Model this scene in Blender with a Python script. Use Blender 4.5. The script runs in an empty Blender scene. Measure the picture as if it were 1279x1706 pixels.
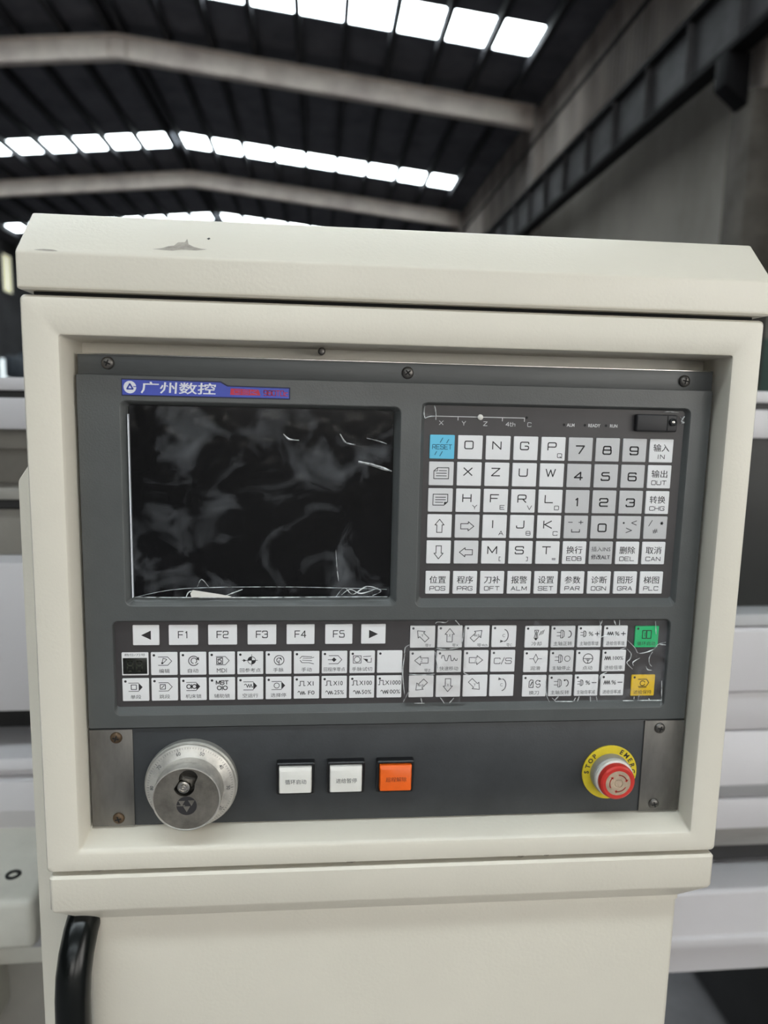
import bpy, bmesh, math, random
from mathutils import Vector, Matrix, noise, geometry
random.seed(7)
SC = bpy.context.scene
COL = SC.collection
CZ = 1.45                      # camera height above the floor (m)

# ------------------------------------------------------------------ camera
YAW, PITCH, ROLL, FPX = 0.0911883, -0.1412941, 0.0229017, 1190.0
f_ = Vector((math.sin(YAW)*math.cos(PITCH), math.cos(YAW)*math.cos(PITCH), math.sin(PITCH)))
r_ = Vector((math.cos(YAW), -math.sin(YAW), 0)); u_ = r_.cross(f_)
r2 = math.cos(ROLL)*r_ + math.sin(ROLL)*u_; u2 = -math.sin(ROLL)*r_ + math.cos(ROLL)*u_
cam = bpy.data.cameras.new('camera'); cam_o = bpy.data.objects.new('camera', cam); COL.objects.link(cam_o)
M = Matrix((r2, u2, -f_)).transposed().to_4x4(); M.translation = (0, 0, CZ); cam_o.matrix_world = M
cam.sensor_fit = 'VERTICAL'; cam.sensor_height = 36.0; cam.lens = FPX/1706*36.0
cam.clip_start = 0.02; cam.clip_end = 200
cam.dof.use_dof = True; cam.dof.focus_distance = 0.475; cam.dof.aperture_fstop = 5.6
SC.camera = cam_o

# ------------------------------------------------------------------ light, world, exposure
SKYLIGHT = 14.0                # luminance of the translucent roof sheets
FILLGLASS = 4.6                # luminance of the added, unseen glazing behind the photographer
w = bpy.data.worlds.new('world'); SC.world = w; w.use_nodes = True
w.node_tree.nodes['Background'].inputs[0].default_value = (0.75, 0.87, 1.0, 1)
w.node_tree.nodes['Background'].inputs[1].default_value = 1.0
SC.view_settings.view_transform = 'Standard'; SC.view_settings.look = 'None'
SC.view_settings.gamma = 1.0; SC.view_settings.use_curve_mapping = False
SC.view_settings.exposure = 0.0

# ------------------------------------------------------------------ materials
def mat(name, col, rough=0.5, metal=0.0, spec=0.5, var=0.0, vscale=20.0, bump=0.0, bscale=300.0, emit=0.0, coat=0.0, var_col=None, stretch=None, rvar=0.0):
    m = bpy.data.materials.new(name); m.use_nodes = True
    nt = m.node_tree; b = nt.nodes['Principled BSDF']
    b.inputs['Base Color'].default_value = (*col, 1); b.inputs['Roughness'].default_value = rough
    b.inputs['Metallic'].default_value = metal; b.inputs['Specular IOR Level'].default_value = spec
    b.inputs['Coat Weight'].default_value = coat
    tc = nt.nodes.new('ShaderNodeTexCoord'); src = tc.outputs['Object']
    if stretch:
        mp = nt.nodes.new('ShaderNodeMapping'); mp.inputs['Scale'].default_value = stretch
        nt.links.new(src, mp.inputs[0]); src = mp.outputs[0]
    if var > 0 or rvar > 0:
        n = nt.nodes.new('ShaderNodeTexNoise'); n.inputs['Scale'].default_value = vscale; n.inputs['Detail'].default_value = 5
        n.inputs['Roughness'].default_value = 0.65
        nt.links.new(src, n.inputs['Vector'])
        if var > 0:
            cr = nt.nodes.new('ShaderNodeMix'); cr.data_type = 'RGBA'
            c2 = var_col or tuple(c*(1-var) for c in col)
            cr.inputs[6].default_value = (*col, 1); cr.inputs[7].default_value = (*c2, 1)
            mr = nt.nodes.new('ShaderNodeMapRange'); mr.inputs['From Min'].default_value = 0.38; mr.inputs['From Max'].default_value = 0.68
            if var_col: mr.inputs['To Max'].default_value = var
            nt.links.new(n.outputs[0], mr.inputs[0]); nt.links.new(mr.outputs[0], cr.inputs[0])
            nt.links.new(cr.outputs[2], b.inputs['Base Color'])
        if rvar > 0:
            m2 = nt.nodes.new('ShaderNodeMapRange'); m2.inputs['From Min'].default_value = 0.3; m2.inputs['From Max'].default_value = 0.7
            m2.inputs['To Min'].default_value = max(0.02, rough-rvar); m2.inputs['To Max'].default_value = min(1, rough+rvar)
            nt.links.new(n.outputs[0], m2.inputs[0]); nt.links.new(m2.outputs[0], b.inputs['Roughness'])
    if bump > 0:
        n2 = nt.nodes.new('ShaderNodeTexNoise'); n2.inputs['Scale'].default_value = bscale; n2.inputs['Detail'].default_value = 3
        nt.links.new(src, n2.inputs['Vector'])
        bp = nt.nodes.new('ShaderNodeBump'); bp.inputs['Strength'].default_value = bump; bp.inputs['Distance'].default_value = 0.001
        nt.links.new(n2.outputs[0], bp.inputs['Height']); nt.links.new(bp.outputs[0], b.inputs['Normal'])
    if emit > 0:
        b.inputs['Emission Color'].default_value = (*col, 1); b.inputs['Emission Strength'].default_value = emit
    return m

def film_mat(name, refl, haze, hscale, lo, hi, rough=0.08, tint=(0.8, 0.84, 0.9)):
    """clear plastic film: see-through, glossy, with milky smears"""
    m = bpy.data.materials.new(name); m.use_nodes = True; nt = m.node_tree; nt.nodes.clear()
    out = nt.nodes.new('ShaderNodeOutputMaterial'); tr = nt.nodes.new('ShaderNodeBsdfTransparent')
    gl = nt.nodes.new('ShaderNodeBsdfGlossy'); gl.inputs['Roughness'].default_value = rough
    df = nt.nodes.new('ShaderNodeBsdfDiffuse'); df.inputs['Color'].default_value = (*tint, 1)
    fr = nt.nodes.new('ShaderNodeFresnel'); fr.inputs['IOR'].default_value = refl
    m1 = nt.nodes.new('ShaderNodeMixShader'); m2 = nt.nodes.new('ShaderNodeMixShader')
    tc = nt.nodes.new('ShaderNodeTexCoord'); n = nt.nodes.new('ShaderNodeTexNoise')
    n.inputs['Scale'].default_value = hscale; n.inputs['Detail'].default_value = 6; n.inputs['Distortion'].default_value = 1.2
    mr = nt.nodes.new('ShaderNodeMapRange'); mr.inputs['From Min'].default_value = lo; mr.inputs['From Max'].default_value = hi
    mr.inputs['To Min'].default_value = 0.0; mr.inputs['To Max'].default_value = haze
    nt.links.new(tc.outputs['Object'], n.inputs['Vector']); nt.links.new(n.outputs[0], mr.inputs[0])
    nt.links.new(mr.outputs[0], m1.inputs[0]); nt.links.new(tr.outputs[0], m1.inputs[1]); nt.links.new(df.outputs[0], m1.inputs[2])
    nt.links.new(fr.outputs[0], m2.inputs[0]); nt.links.new(m1.outputs[0], m2.inputs[1]); nt.links.new(gl.outputs[0], m2.inputs[2])
    nt.links.new(m2.outputs[0], out.inputs[0])
    return m

def crease_mat():
    m = bpy.data.materials.new('film_crease'); m.use_nodes = True; nt = m.node_tree; nt.nodes.clear()
    out = nt.nodes.new('ShaderNodeOutputMaterial'); tr = nt.nodes.new('ShaderNodeBsdfTransparent')
    df = nt.nodes.new('ShaderNodeBsdfPrincipled'); df.inputs['Base Color'].default_value = (0.86, 0.88, 0.88, 1); df.inputs['Roughness'].default_value = 0.25
    n = nt.nodes.new('ShaderNodeTexNoise'); n.inputs['Scale'].default_value = 180
    mr = nt.nodes.new('ShaderNodeMapRange'); mr.inputs['From Min'].default_value = 0.35; mr.inputs['From Max'].default_value = 0.65
    mr.inputs['To Min'].default_value = 0.25; mr.inputs['To Max'].default_value = 0.95
    tc = nt.nodes.new('ShaderNodeTexCoord'); mx = nt.nodes.new('ShaderNodeMixShader')
    nt.links.new(tc.outputs['Object'], n.inputs['Vector']); nt.links.new(n.outputs[0], mr.inputs[0]); nt.links.new(mr.outputs[0], mx.inputs[0])
    nt.links.new(tr.outputs[0], mx.inputs[1]); nt.links.new(df.outputs[0], mx.inputs[2]); nt.links.new(mx.outputs[0], out.inputs[0])
    return m

MT = dict(
 paint=mat('cream_paint', (0.71, 0.665, 0.57), 0.36, spec=0.5, var=0.05, vscale=6, bump=0.12, bscale=420),
 bezel=mat('grey_bezel', (0.085, 0.089, 0.088), 0.33, spec=0.5, var=0.12, vscale=25, bump=0.10, bscale=900),
 strip=mat('grey_strip', (0.075, 0.078, 0.078), 0.42, spec=0.5, var=0.2, vscale=60, stretch=(0.2, 1, 2)),
 plate=mat('dark_plate', (0.044, 0.047, 0.050), 0.42, spec=0.4, var=0.25, vscale=25, bump=0.08, bscale=700),
 membrane=mat('dark_membrane', (0.055, 0.050, 0.051), 0.4, spec=0.4, var=0.15, vscale=30),
 key=mat('white_key', (0.78, 0.775, 0.78), 0.42, spec=0.4, var=0.06, vscale=18),
 key_grey=mat('grey_key', (0.55, 0.545, 0.55), 0.42, spec=0.4, var=0.06, vscale=18),
 key_mid=mat('pale_grey_key', (0.68, 0.675, 0.68), 0.42, spec=0.4, var=0.06, vscale=18),
 darkwall=mat('dark_wall', (0.06, 0.058, 0.06), 0.8, spec=0.1, var=0.4, vscale=0.8),  # mottled dark tone for the left and far walls
 key_blue=mat('blue_key', (0.13, 0.53, 0.75), 0.42, spec=0.4, var=0.06),
 key_green=mat('green_key', (0.02, 0.46, 0.16), 0.42, spec=0.4, var=0.1),
 key_yellow=mat('yellow_key', (0.78, 0.50, 0.02), 0.42, spec=0.4, var=0.1),
 ink=mat('dark_ink', (0.022, 0.020, 0.022), 0.6, var=0.3, vscale=40),
 ink_grey=mat('grey_ink', (0.10, 0.10, 0.105), 0.6, var=0.3, vscale=40),
 ink_white=mat('white_ink', (0.62, 0.62, 0.62), 0.5, var=0.2, vscale=60),
 ink_blue=mat('navy_ink', (0.015, 0.10, 0.19), 0.6, var=0.2),
 screen=mat('black_glass', (0.0035, 0.0035, 0.004), 0.2, spec=0.16, var=0.3, vscale=30),
 steel=mat('scuffed_steel', (0.20, 0.19, 0.175), 0.42, metal=0.6, var=0.5, vscale=28, bump=0.08, bscale=200, stretch=(1, 1, 0.35), rvar=0.12),
 screw=mat('dark_screw', (0.16, 0.15, 0.14), 0.34, metal=0.8, var=0.5, vscale=300),
 rust=mat('rusty_screw', (0.13, 0.085, 0.05), 0.5, metal=0.6, var=0.5, vscale=300),
 slot=mat('black_slot', (0.008, 0.008, 0.008), 0.8, var=0.2),
 alu=mat('worn_aluminium', (0.62, 0.59, 0.54), 0.4, metal=0.45, var=0.45, vscale=55, rvar=0.12, bump=0.05, bscale=500),
 aludark=mat('grimy_aluminium', (0.24, 0.22, 0.19), 0.42, metal=0.55, var=0.55, vscale=45, rvar=0.14, bump=0.05),
 chrome=mat('bright_metal', (0.60, 0.58, 0.54), 0.25, metal=1.0, var=0.2, vscale=80),
 pocket=mat('dark_pocket', (0.05, 0.047, 0.04), 0.5, metal=0.5, var=0.5, vscale=60),
 yellow=mat('yellow_plastic', (0.72, 0.55, 0.02), 0.45, var=0.2, vscale=60),
 red=mat('red_plastic', (0.60, 0.035, 0.025), 0.32, var=0.15, vscale=60),
 beige=mat('worn_beige_label', (0.50, 0.38, 0.27), 0.5, var=0.35, vscale=150),
 collar=mat('grey_collar', (0.36, 0.35, 0.32), 0.4, metal=0.35, var=0.2, vscale=60),
 whitep=mat('white_plastic', (0.74, 0.72, 0.67), 0.35, var=0.06, vscale=60),
 orange=mat('orange_plastic', (0.88, 0.13, 0.006), 0.35, var=0.12, vscale=60),
 ink_orange=mat('brown_ink', (0.28, 0.05, 0.01), 0.6, var=0.3, vscale=60),
 black=mat('black_plastic', (0.008, 0.008, 0.009), 0.3, var=0.2),
 rubber=mat('black_rubber', (0.014, 0.013, 0.015), 0.5, var=0.2),
 hblack=mat('black_gloss_plastic', (0.003, 0.004, 0.0035), 0.24, spec=0.35, var=0.2),
 bblue=mat('badge_blue', (0.055, 0.085, 0.48), 0.4, var=0.12, vscale=50),
 bwhite=mat('badge_white', (0.80, 0.82, 0.88), 0.4, var=0.05),
 bred=mat('badge_red', (0.55, 0.02, 0.06), 0.4, var=0.15),
 bnavy=mat('badge_edge', (0.012, 0.016, 0.06), 0.5, var=0.2),
 chip=mat('paint_chip', (0.40, 0.36, 0.31), 0.7, var=0.4, vscale=180, bump=0.3, bscale=300),
 stain=mat('dark_smudge', (0.20, 0.17, 0.13), 0.7, var=0.4, vscale=160),
 film=film_mat('clear_film_screen', 1.17, 0.12, 30, 0.50, 0.80, 0.16),  # white haze stands for grease smears and for painted-in cloudy reflections
 film2=film_mat('clear_film_keys', 1.10, 0.10, 60, 0.5, 0.8, 0.12),
 crease=crease_mat(),
 led=mat('led_window', (0.012, 0.013, 0.010), 0.25, var=0.2),
 ledseg=mat('led_segment', (0.04, 0.045, 0.03), 0.5, var=0.2),
 # machine and hall
 lwhite=mat('lathe_paint', (0.60, 0.575, 0.585), 0.4, spec=0.45, var=0.06, vscale=3),
 lgrey=mat('lathe_grey_and_shade', (0.40, 0.395, 0.40), 0.45, var=0.1, vscale=5),
 lcream=mat('lathe_cream_paint', (0.62, 0.60, 0.53), 0.45, var=0.15, vscale=8),
 ltaupe=mat('lathe_taupe', (0.24, 0.22, 0.19), 0.55, var=0.25, vscale=6),
 ltaupe2=mat('lathe_taupe_light', (0.34, 0.32, 0.285), 0.5, var=0.2, vscale=6),
 ldark=mat('lathe_dark', (0.022, 0.021, 0.021), 0.5, var=0.3, vscale=10),
 lglass=mat('dark_window_glass', (0.02, 0.021, 0.020), 0.3, spec=0.3, var=0.4, vscale=5),
 lsteel=mat('machined_way', (0.33, 0.315, 0.30), 0.45, metal=0.3, var=0.4, vscale=20, stretch=(0.2, 1, 2)),
 roof=mat('roof_sheet', (0.115, 0.112, 0.125), 0.7, spec=0.1, var=0.35, vscale=1.5),
 purlin=mat('purlin_steel', (0.035, 0.034, 0.038), 0.7, spec=0.1, var=0.4, vscale=2),
 beam=mat('dusty_beam', (0.70, 0.62, 0.55), 0.65, spec=0.2, var=0.8, vscale=1.2, var_col=(0.44, 0.37, 0.34)),
 crane=mat('crane_beam_steel', (0.075, 0.07, 0.072), 0.6, spec=0.2, var=0.5, vscale=2.5),
 crane2=mat('crane_flange_steel', (0.014, 0.013, 0.014), 0.7, spec=0.1, var=0.4, vscale=2.5),
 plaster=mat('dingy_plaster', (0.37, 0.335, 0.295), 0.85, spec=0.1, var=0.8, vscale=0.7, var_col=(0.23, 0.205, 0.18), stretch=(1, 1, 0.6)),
 dado=mat('green_dado', (0.13, 0.185, 0.155), 0.7, spec=0.2, var=0.3, vscale=2),
 sheet=mat('wall_sheet', (0.45, 0.39, 0.35), 0.6, spec=0.2, var=0.7, vscale=1.3, var_col=(0.15, 0.13, 0.12), stretch=(1, 1, 0.25)),
 concrete=mat('column_concrete', (0.17, 0.15, 0.13), 0.85, spec=0.1, var=0.5, vscale=2),
 floor=mat('shop_floor', (0.19, 0.18, 0.185), 0.6, var=0.5, vscale=2.5),
 back=mat('rear_wall', (0.20, 0.19, 0.18), 0.8, var=0.3, vscale=2),
 sky=mat('translucent_sheet', (0.86, 0.96, 1.0), 0.5, var=0.0, emit=SKYLIGHT),
 fill_glaze=mat('added_glazing', (1.0, 0.97, 0.92), 0.4, emit=FILLGLASS),
 glaze_far=mat('far_window_glass', (0.88, 0.97, 1.0), 0.4, emit=0.9),
 glaze_cream=mat('far_cream_window', (0.95, 0.92, 0.66), 0.4, emit=0.5),
 frame=mat('window_frame', (0.05, 0.05, 0.055), 0.6, var=0.2),
 farblue=mat('far_machine_blue', (0.035, 0.045, 0.06), 0.6, var=0.4, vscale=3),
 fargrey=mat('far_machine_grey', (0.12, 0.125, 0.125), 0.5, var=0.3, vscale=3),
)

# ------------------------------------------------------------------ mesh builder (all lengths in mm from the camera axis point: x right, d away, z up)
def rrect(x0, x1, z0, z1, r, d, n=4):
    pts = []
    for cx, cz, a0 in ((x1-r, z1-r, 0), (x0+r, z1-r, 90), (x0+r, z0+r, 180), (x1-r, z0+r, 270)):
        for i in range(n+1):
            a = math.radians(a0 + 90*i/n); pts.append((cx+r*math.cos(a), d, cz+r*math.sin(a)))
    return pts

class MB:
    def __init__(s): s.v = []; s.f = []
    def add(s, v, f):
        o = len(s.v); s.v += [tuple(p) for p in v]; s.f += [tuple(i+o for i in q) for q in f]; return s
    def box(s, x0, x1, d0, d1, z0, z1, r=0.0, seg=2):
        bm = bmesh.new(); bmesh.ops.create_cube(bm, size=1)
        for v in bm.verts: v.co = ((x0+x1)/2+v.co.x*(x1-x0), (d0+d1)/2+v.co.y*(d1-d0), (z0+z1)/2+v.co.z*(z1-z0))
        if r > 0: bmesh.ops.bevel(bm, geom=bm.edges[:], offset=r, segments=seg, profile=0.5, affect='EDGES')
        s.bm(bm); return s
    def bm(s, bm):
        bm.verts.index_update()
        s.add([v.co[:] for v in bm.verts], [[v.index for v in f.verts] for f in bm.faces]); bm.free(); return s
    def loft(s, loops, cap0=False, cap1=False, closed=True):
        n = len(loops[0]); v = [p for l in loops for p in l]; f = []
        for k in range(len(loops)-1):
            for i in range(n if closed else n-1):
                j = (i+1) % n; f.append((k*n+i, k*n+j, (k+1)*n+j, (k+1)*n+i))
        if cap0: f.append(tuple(range(n)))
        if cap1: f.append(tuple((len(loops)-1)*n+i for i in range(n)))
        return s.add(v, f)
    def prism_x(s, prof, x0, x1, r=0.0, seg=2):          # profile of (d, z) swept along x
        bm = bmesh.new()
        a = [bm.verts.new((x0, d, z)) for d, z in prof]; b = [bm.verts.new((x1, d, z)) for d, z in prof]
        bm.faces.new(a); bm.faces.new(b[::-1]); n = len(prof)
        for i in range(n): bm.faces.new((a[i], b[i], b[(i+1) % n], a[(i+1) % n]))
        bmesh.ops.recalc_face_normals(bm, faces=bm.faces[:])
        if r > 0: bmesh.ops.bevel(bm, geom=bm.edges[:], offset=r, segments=seg, profile=0.5, affect='EDGES')
        return s.bm(bm)
    def prism_d(s, poly, d0, d1, r=0.0):                 # polygon of (x, z) between two depths
        bm = bmesh.new()
        a = [bm.verts.new((x, d0, z)) for x, z in poly]; b = [bm.verts.new((x, d1, z)) for x, z in poly]
        bm.faces.new(a); bm.faces.new(b[::-1]); n = len(poly)
        for i in range(n): bm.faces.new((a[i], b[i], b[(i+1) % n], a[(i+1) % n]))
        bmesh.ops.recalc_face_normals(bm, faces=bm.faces[:])
        if r > 0: bmesh.ops.bevel(bm, geom=bm.edges[:], offset=r, segments=2, profile=0.5, affect='EDGES')
        return s.bm(bm)
    def lathe(s, cx, cz, prof, n=40, cap0=False, cap1=False):   # (r, d) about an axis along d
        loops = [[(cx+r*math.cos(2*math.pi*i/n), d, cz+r*math.sin(2*math.pi*i/n)) for i in range(n)] for r, d in prof]
        return s.loft(loops, cap0, cap1)
    def tube(s, path, r, n=16, caps=True):
        loops = []
        P = [Vector(p) for p in path]; up = Vector((0.31, 0.2, 0.93))
        for i, p in enumerate(P):
            t = (P[min(i+1, len(P)-1)]-P[max(i-1, 0)]).normalized()
            a = t.cross(Vector((1, 0, 0))) if abs(t.x) < 0.9 else t.cross(Vector((0, 0, 1))); a.normalize(); b = t.cross(a)
            rr = r[i] if isinstance(r, (list, tuple)) else r
            loops.append([tuple(p + a*rr*math.cos(2*math.pi*k/n) + b*rr*math.sin(2*math.pi*k/n)) for k in range(n)])
        return s.loft(loops, caps, caps)
    # flat print
    def fill(s, pts, d=0.0):
        tri = geometry.tessellate_polygon([[Vector((x, z, 0)) for x, z in pts]])
        return s.add([(x, d, z) for x, z in pts], tri)
    def stroke(s, pts, w=0.45, d=0.0, closed=False):
        P = [Vector((x, z)) for x, z in pts]
        if closed: P.append(P[0])
        h = w/2
        for a, b in zip(P, P[1:]):
            t = b-a
            if t.length < 1e-6: continue
            t.normalize(); nrm = Vector((-t.y, t.x))*h; e = t*h*0.55
            q = [a-e+nrm, a-e-nrm, b+e-nrm, b+e+nrm]
            s.add([(p.x, d, p.y) for p in q], [(0, 1, 2, 3)])
        return s
    def arc(s, cx, cz, r, a0=0, a1=360, w=0.45, d=0.0, n=20, rz=None):
        rz = rz or r
        return s.stroke([(cx+r*math.cos(math.radians(a0+(a1-a0)*i/n)), cz+rz*math.sin(math.radians(a0+(a1-a0)*i/n))) for i in range(n+1)], w, d)
    def disc(s, cx, cz, r, d=0.0, n=16):
        return s.fill([(cx+r*math.cos(2*math.pi*i/n), cz+r*math.sin(2*math.pi*i/n)) for i in range(n)], d)
    def text(s, body, cx, cz, w, h, d=0.0, bold=0.0, shear=0.0):   # fitted into a w x h box
        v, f, bb = text_geo(body, bold)
        x0, x1, y0, y1 = bb; sx = w/(x1-x0); sy = h/(y1-y0)
        return s.add([(cx+(x-(x0+x1)/2)*sx+shear*(y-(y0+y1)/2)*sy, d, cz+(y-(y0+y1)/2)*sy) for x, y in v], f)
    def sfont(s, txt, cx, cz, cw, ch, gap, lw, d=0.0, tf=None, wmap=None):
        ws = [GW.get(c, 1.0)*cw for c in txt]; tot = sum(ws)+gap*(len(txt)-1); x = cx-tot/2
        for c, gw in zip(txt, ws):
            for pts in GL.get(c, []):
                pp = rnd(pts) if c in ROUND else pts
                q = [(x+px*gw, cz+(py-0.5)*ch) for px, py in pp]
                if tf: q = [tf(p) for p in q]
                s.stroke(q, lw, d)
            x += gw+gap
        return s
    def build(s, name, m, parent=None, smooth=35, loc=None, mesh=None):
        """vertices are absolute mm; the object's origin is the parent's origin (or loc)"""
        if mesh is None:
            org = Vector(loc) if loc is not None else (WL[parent] if parent else Vector((0, 0, 0)))
            me = bpy.data.meshes.new(name)
            me.from_pydata([((x-org.x)*0.001, (y-org.y)*0.001, (z-org.z)*0.001) for x, y, z in s.v], [], s.f)
            bm = bmesh.new(); bm.from_mesh(me); bmesh.ops.recalc_face_normals(bm, faces=bm.faces[:]); bm.to_mesh(me); bm.free()
            me.materials.append(MT[m])
            if smooth:
                for p in me.polygons: p.use_smooth = True
                me.set_sharp_from_angle(angle=math.radians(smooth))
        o = link(name, me, parent, loc); return o

WL = {}                                                # world position (mm) of each object's origin
def link(name, me, parent=None, loc=None):
    o = bpy.data.objects.new(name, me); COL.objects.link(o)
    if parent:
        o.parent = parent; base = WL[parent]; p = Vector(loc) if loc is not None else base
        o.location = (p-base)*0.001; WL[o] = p
    else:
        p = Vector(loc) if loc is not None else Vector((0, 0, 0)); WL[o] = p
        o.location = (p.x*0.001, p.y*0.001, p.z*0.001+CZ)
    return o
def tag(o, label, cat, group=None):
    o['label'] = label; o['category'] = cat
    if group: o['group'] = group
    return o
def thing(name, label, cat, loc, group=None):
    return tag(link(name, None, None, loc), label, cat, group)
def struct(o): o['kind'] = 'structure'; return o

_tc = {}
def text_geo(body, bold=0.0):
    if (body, bold) in _tc: return _tc[(body, bold)]
    c = bpy.data.curves.new('t', 'FONT'); c.body = body; c.offset = bold; c.resolution_u = 2
    o = bpy.data.objects.new('t', c); COL.objects.link(o); bpy.context.view_layer.update()
    me = bpy.data.meshes.new_from_object(o.evaluated_get(bpy.context.evaluated_depsgraph_get()))
    v = [(p.co.x, p.co.y) for p in me.vertices]; f = [tuple(p.vertices) for p in me.polygons]
    bpy.data.objects.remove(o); bpy.data.curves.remove(c); bpy.data.meshes.remove(me)
    xs = [p[0] for p in v]; ys = [p[1] for p in v]
    r = (v, f, (min(xs), max(xs), min(ys), max(ys))); _tc[(body, bold)] = r; return r

# wide technical lettering, drawn as strokes in a unit cell
GL = {'A': [[(0, 0), (.5, 1), (1, 0)], [(.2, .33), (.8, .33)]], 'B': [[(0, .5), (.9, .5), (1, .45), (1, 0), (0, 0), (0, 1), (.93, 1), (.93, .5)]],
 'C': [[(1, .8), (1, 1), (0, 1), (0, 0), (1, 0), (1, .2)]], 'D': [[(0, 0), (0, 1), (1, 1), (1, 0), (0, 0)]],
 'E': [[(1, 1), (0, 1), (0, 0), (1, 0)], [(0, .5), (.85, .5)]], 'F': [[(1, 1), (0, 1), (0, 0)], [(0, .5), (.85, .5)]],
 'G': [[(1, .78), (1, 1), (0, 1), (0, 0), (1, 0), (1, .48), (.55, .48)]], 'H': [[(0, 0), (0, 1)], [(1, 0), (1, 1)], [(0, .5), (1, .5)]],
 'I': [[(.5, 0), (.5, 1)]], 'J': [[(.9, 1), (.9, 0), (0, 0), (0, .3)]], 'K': [[(0, 0), (0, 1)], [(.95, 1), (.12, .5), (1, 0)], [(0, .5), (.15, .5)]],
 'L': [[(0, 1), (0, 0), (.95, 0)]], 'M': [[(0, 0), (0, 1), (.5, .15), (1, 1), (1, 0)]], 'N': [[(0, 0), (0, 1), (1, 0), (1, 1)]],
 'O': [[(.5, 1), (0, 1), (0, 0), (1, 0), (1, 1), (.5, 1)]], 'P': [[(0, 0), (0, 1), (1, 1), (1, .42), (0, .42)]],
 'Q': [[(.5, 1), (0, 1), (0, 0), (1, 0), (1, 1), (.5, 1)], [(.6, .25), (1.05, -.1)]], 'R': [[(0, 0), (0, 1), (1, 1), (1, .45), (0, .45)], [(.6, .45), (1, 0)]],
 'S': [[(1, .78), (1, 1), (0, 1), (0, .52), (1, .52), (1, 0), (0, 0), (0, .22)]], 'T': [[(0, 1), (1, 1)], [(.5, 1), (.5, 0)]],
 'U': [[(0, 1), (0, 0), (1, 0), (1, 1)]], 'V': [[(0, 1), (.5, 0), (1, 1)]], 'W': [[(0, 1), (.25, 0), (.5, .9), (.75, 0), (1, 1)]],
 'X': [[(0, 1), (1, 0)], [(0, 0), (1, 1)]], 'Y': [[(0, 1), (.5, .45), (1, 1)], [(.5, .45), (.5, 0)]], 'Z': [[(0, 1), (1, 1), (0, 0), (1, 0)]],
 '0': [[(.5, 1), (0, 1), (0, 0), (1, 0), (1, 1), (.5, 1)]], '1': [[(.3, .8), (.6, 1), (.6, 0)]], '2': [[(0, .75), (0, 1), (1, 1), (1, .5), (0, .5), (0, 0), (1, 0)]],
 '3': [[(0, .8), (0, 1), (1, 1), (1, .52), (.4, .52)], [(1, .52), (1, 0), (0, 0), (0, .2)]], '4': [[(.75, 0), (.75, 1), (0, .3), (1, .3)]],
 '5': [[(.95, 1), (.05, 1), (.05, .58), (1, .58), (1, 0), (0, 0), (0, .18)]], '6': [[(.95, .85), (.95, 1), (0, 1), (0, 0), (1, 0), (1, .55), (0, .55)]],
 '7': [[(0, 1), (1, 1), (.4, 0)]], '8': [[(.5, 1), (.05, 1), (.05, .54), (0, .5), (0, 0), (1, 0), (1, .5), (.95, .54), (.95, 1), (.5, 1)], [(.05, .53), (.95, .53)]],
 '9': [[(.05, .15), (.05, 0), (1, 0), (1, 1), (0, 1), (0, .45), (1, .45)]], '/': [[(0, -.1), (1, 1.1)]], '%': [[(.1, 0), (.9, 1)], [(0, 1), (.35, 1), (.35, .6), (0, .6), (0, 1)], [(.65, .4), (1, .4), (1, 0), (.65, 0), (.65, .4)]],
 '+': [[(.5, .1), (.5, .9)], [(0, .5), (1, .5)]], '-': [[(0, .5), (1, .5)]], '=': [[(0, .35), (1, .35)], [(0, .65), (1, .65)]],
 '[': [[(.7, 1), (.3, 1), (.3, 0), (.7, 0)]], ']': [[(.3, 1), (.7, 1), (.7, 0), (.3, 0)]], 't': [[(.3, 1), (.3, 0), (.9, 0)], [(0, .7), (.8, .7)]], 'h': [[(0, 1), (0, 0)], [(0, .6), (.9, .6), (.9, 0)]],
 'c': [[(.9, .62), (.1, .62), (.1, 0), (.9, 0)]], ' ': []}
GW = {'I': .45, '1': .7, '/': .5, '[': 1.0, ']': 1.0, 't': .6, 'h': .75, 'W': 1.15, 'M': 1.1}
ROUND = set('BCDGJOPQRSU023568 9')
def rnd(pts, r=0.2):
    out = [pts[0]]
    for a, b, c in zip(pts, pts[1:], pts[2:]):
        A, B, C = Vector(a), Vector(b), Vector(c); u = A-B; v = C-B
        if u.length < .12 or v.length < .12: out.append(b); continue
        k = min(r, u.length*.5, v.length*.5); p = B+u.normalized()*k; q = B+v.normalized()*k
        for i in range(4):
            t = i/3; w_ = p*(1-t)**2+B*2*t*(1-t)+q*t*t; out.append((w_.x, w_.y))
    out.append(pts[-1]); return out

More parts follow.
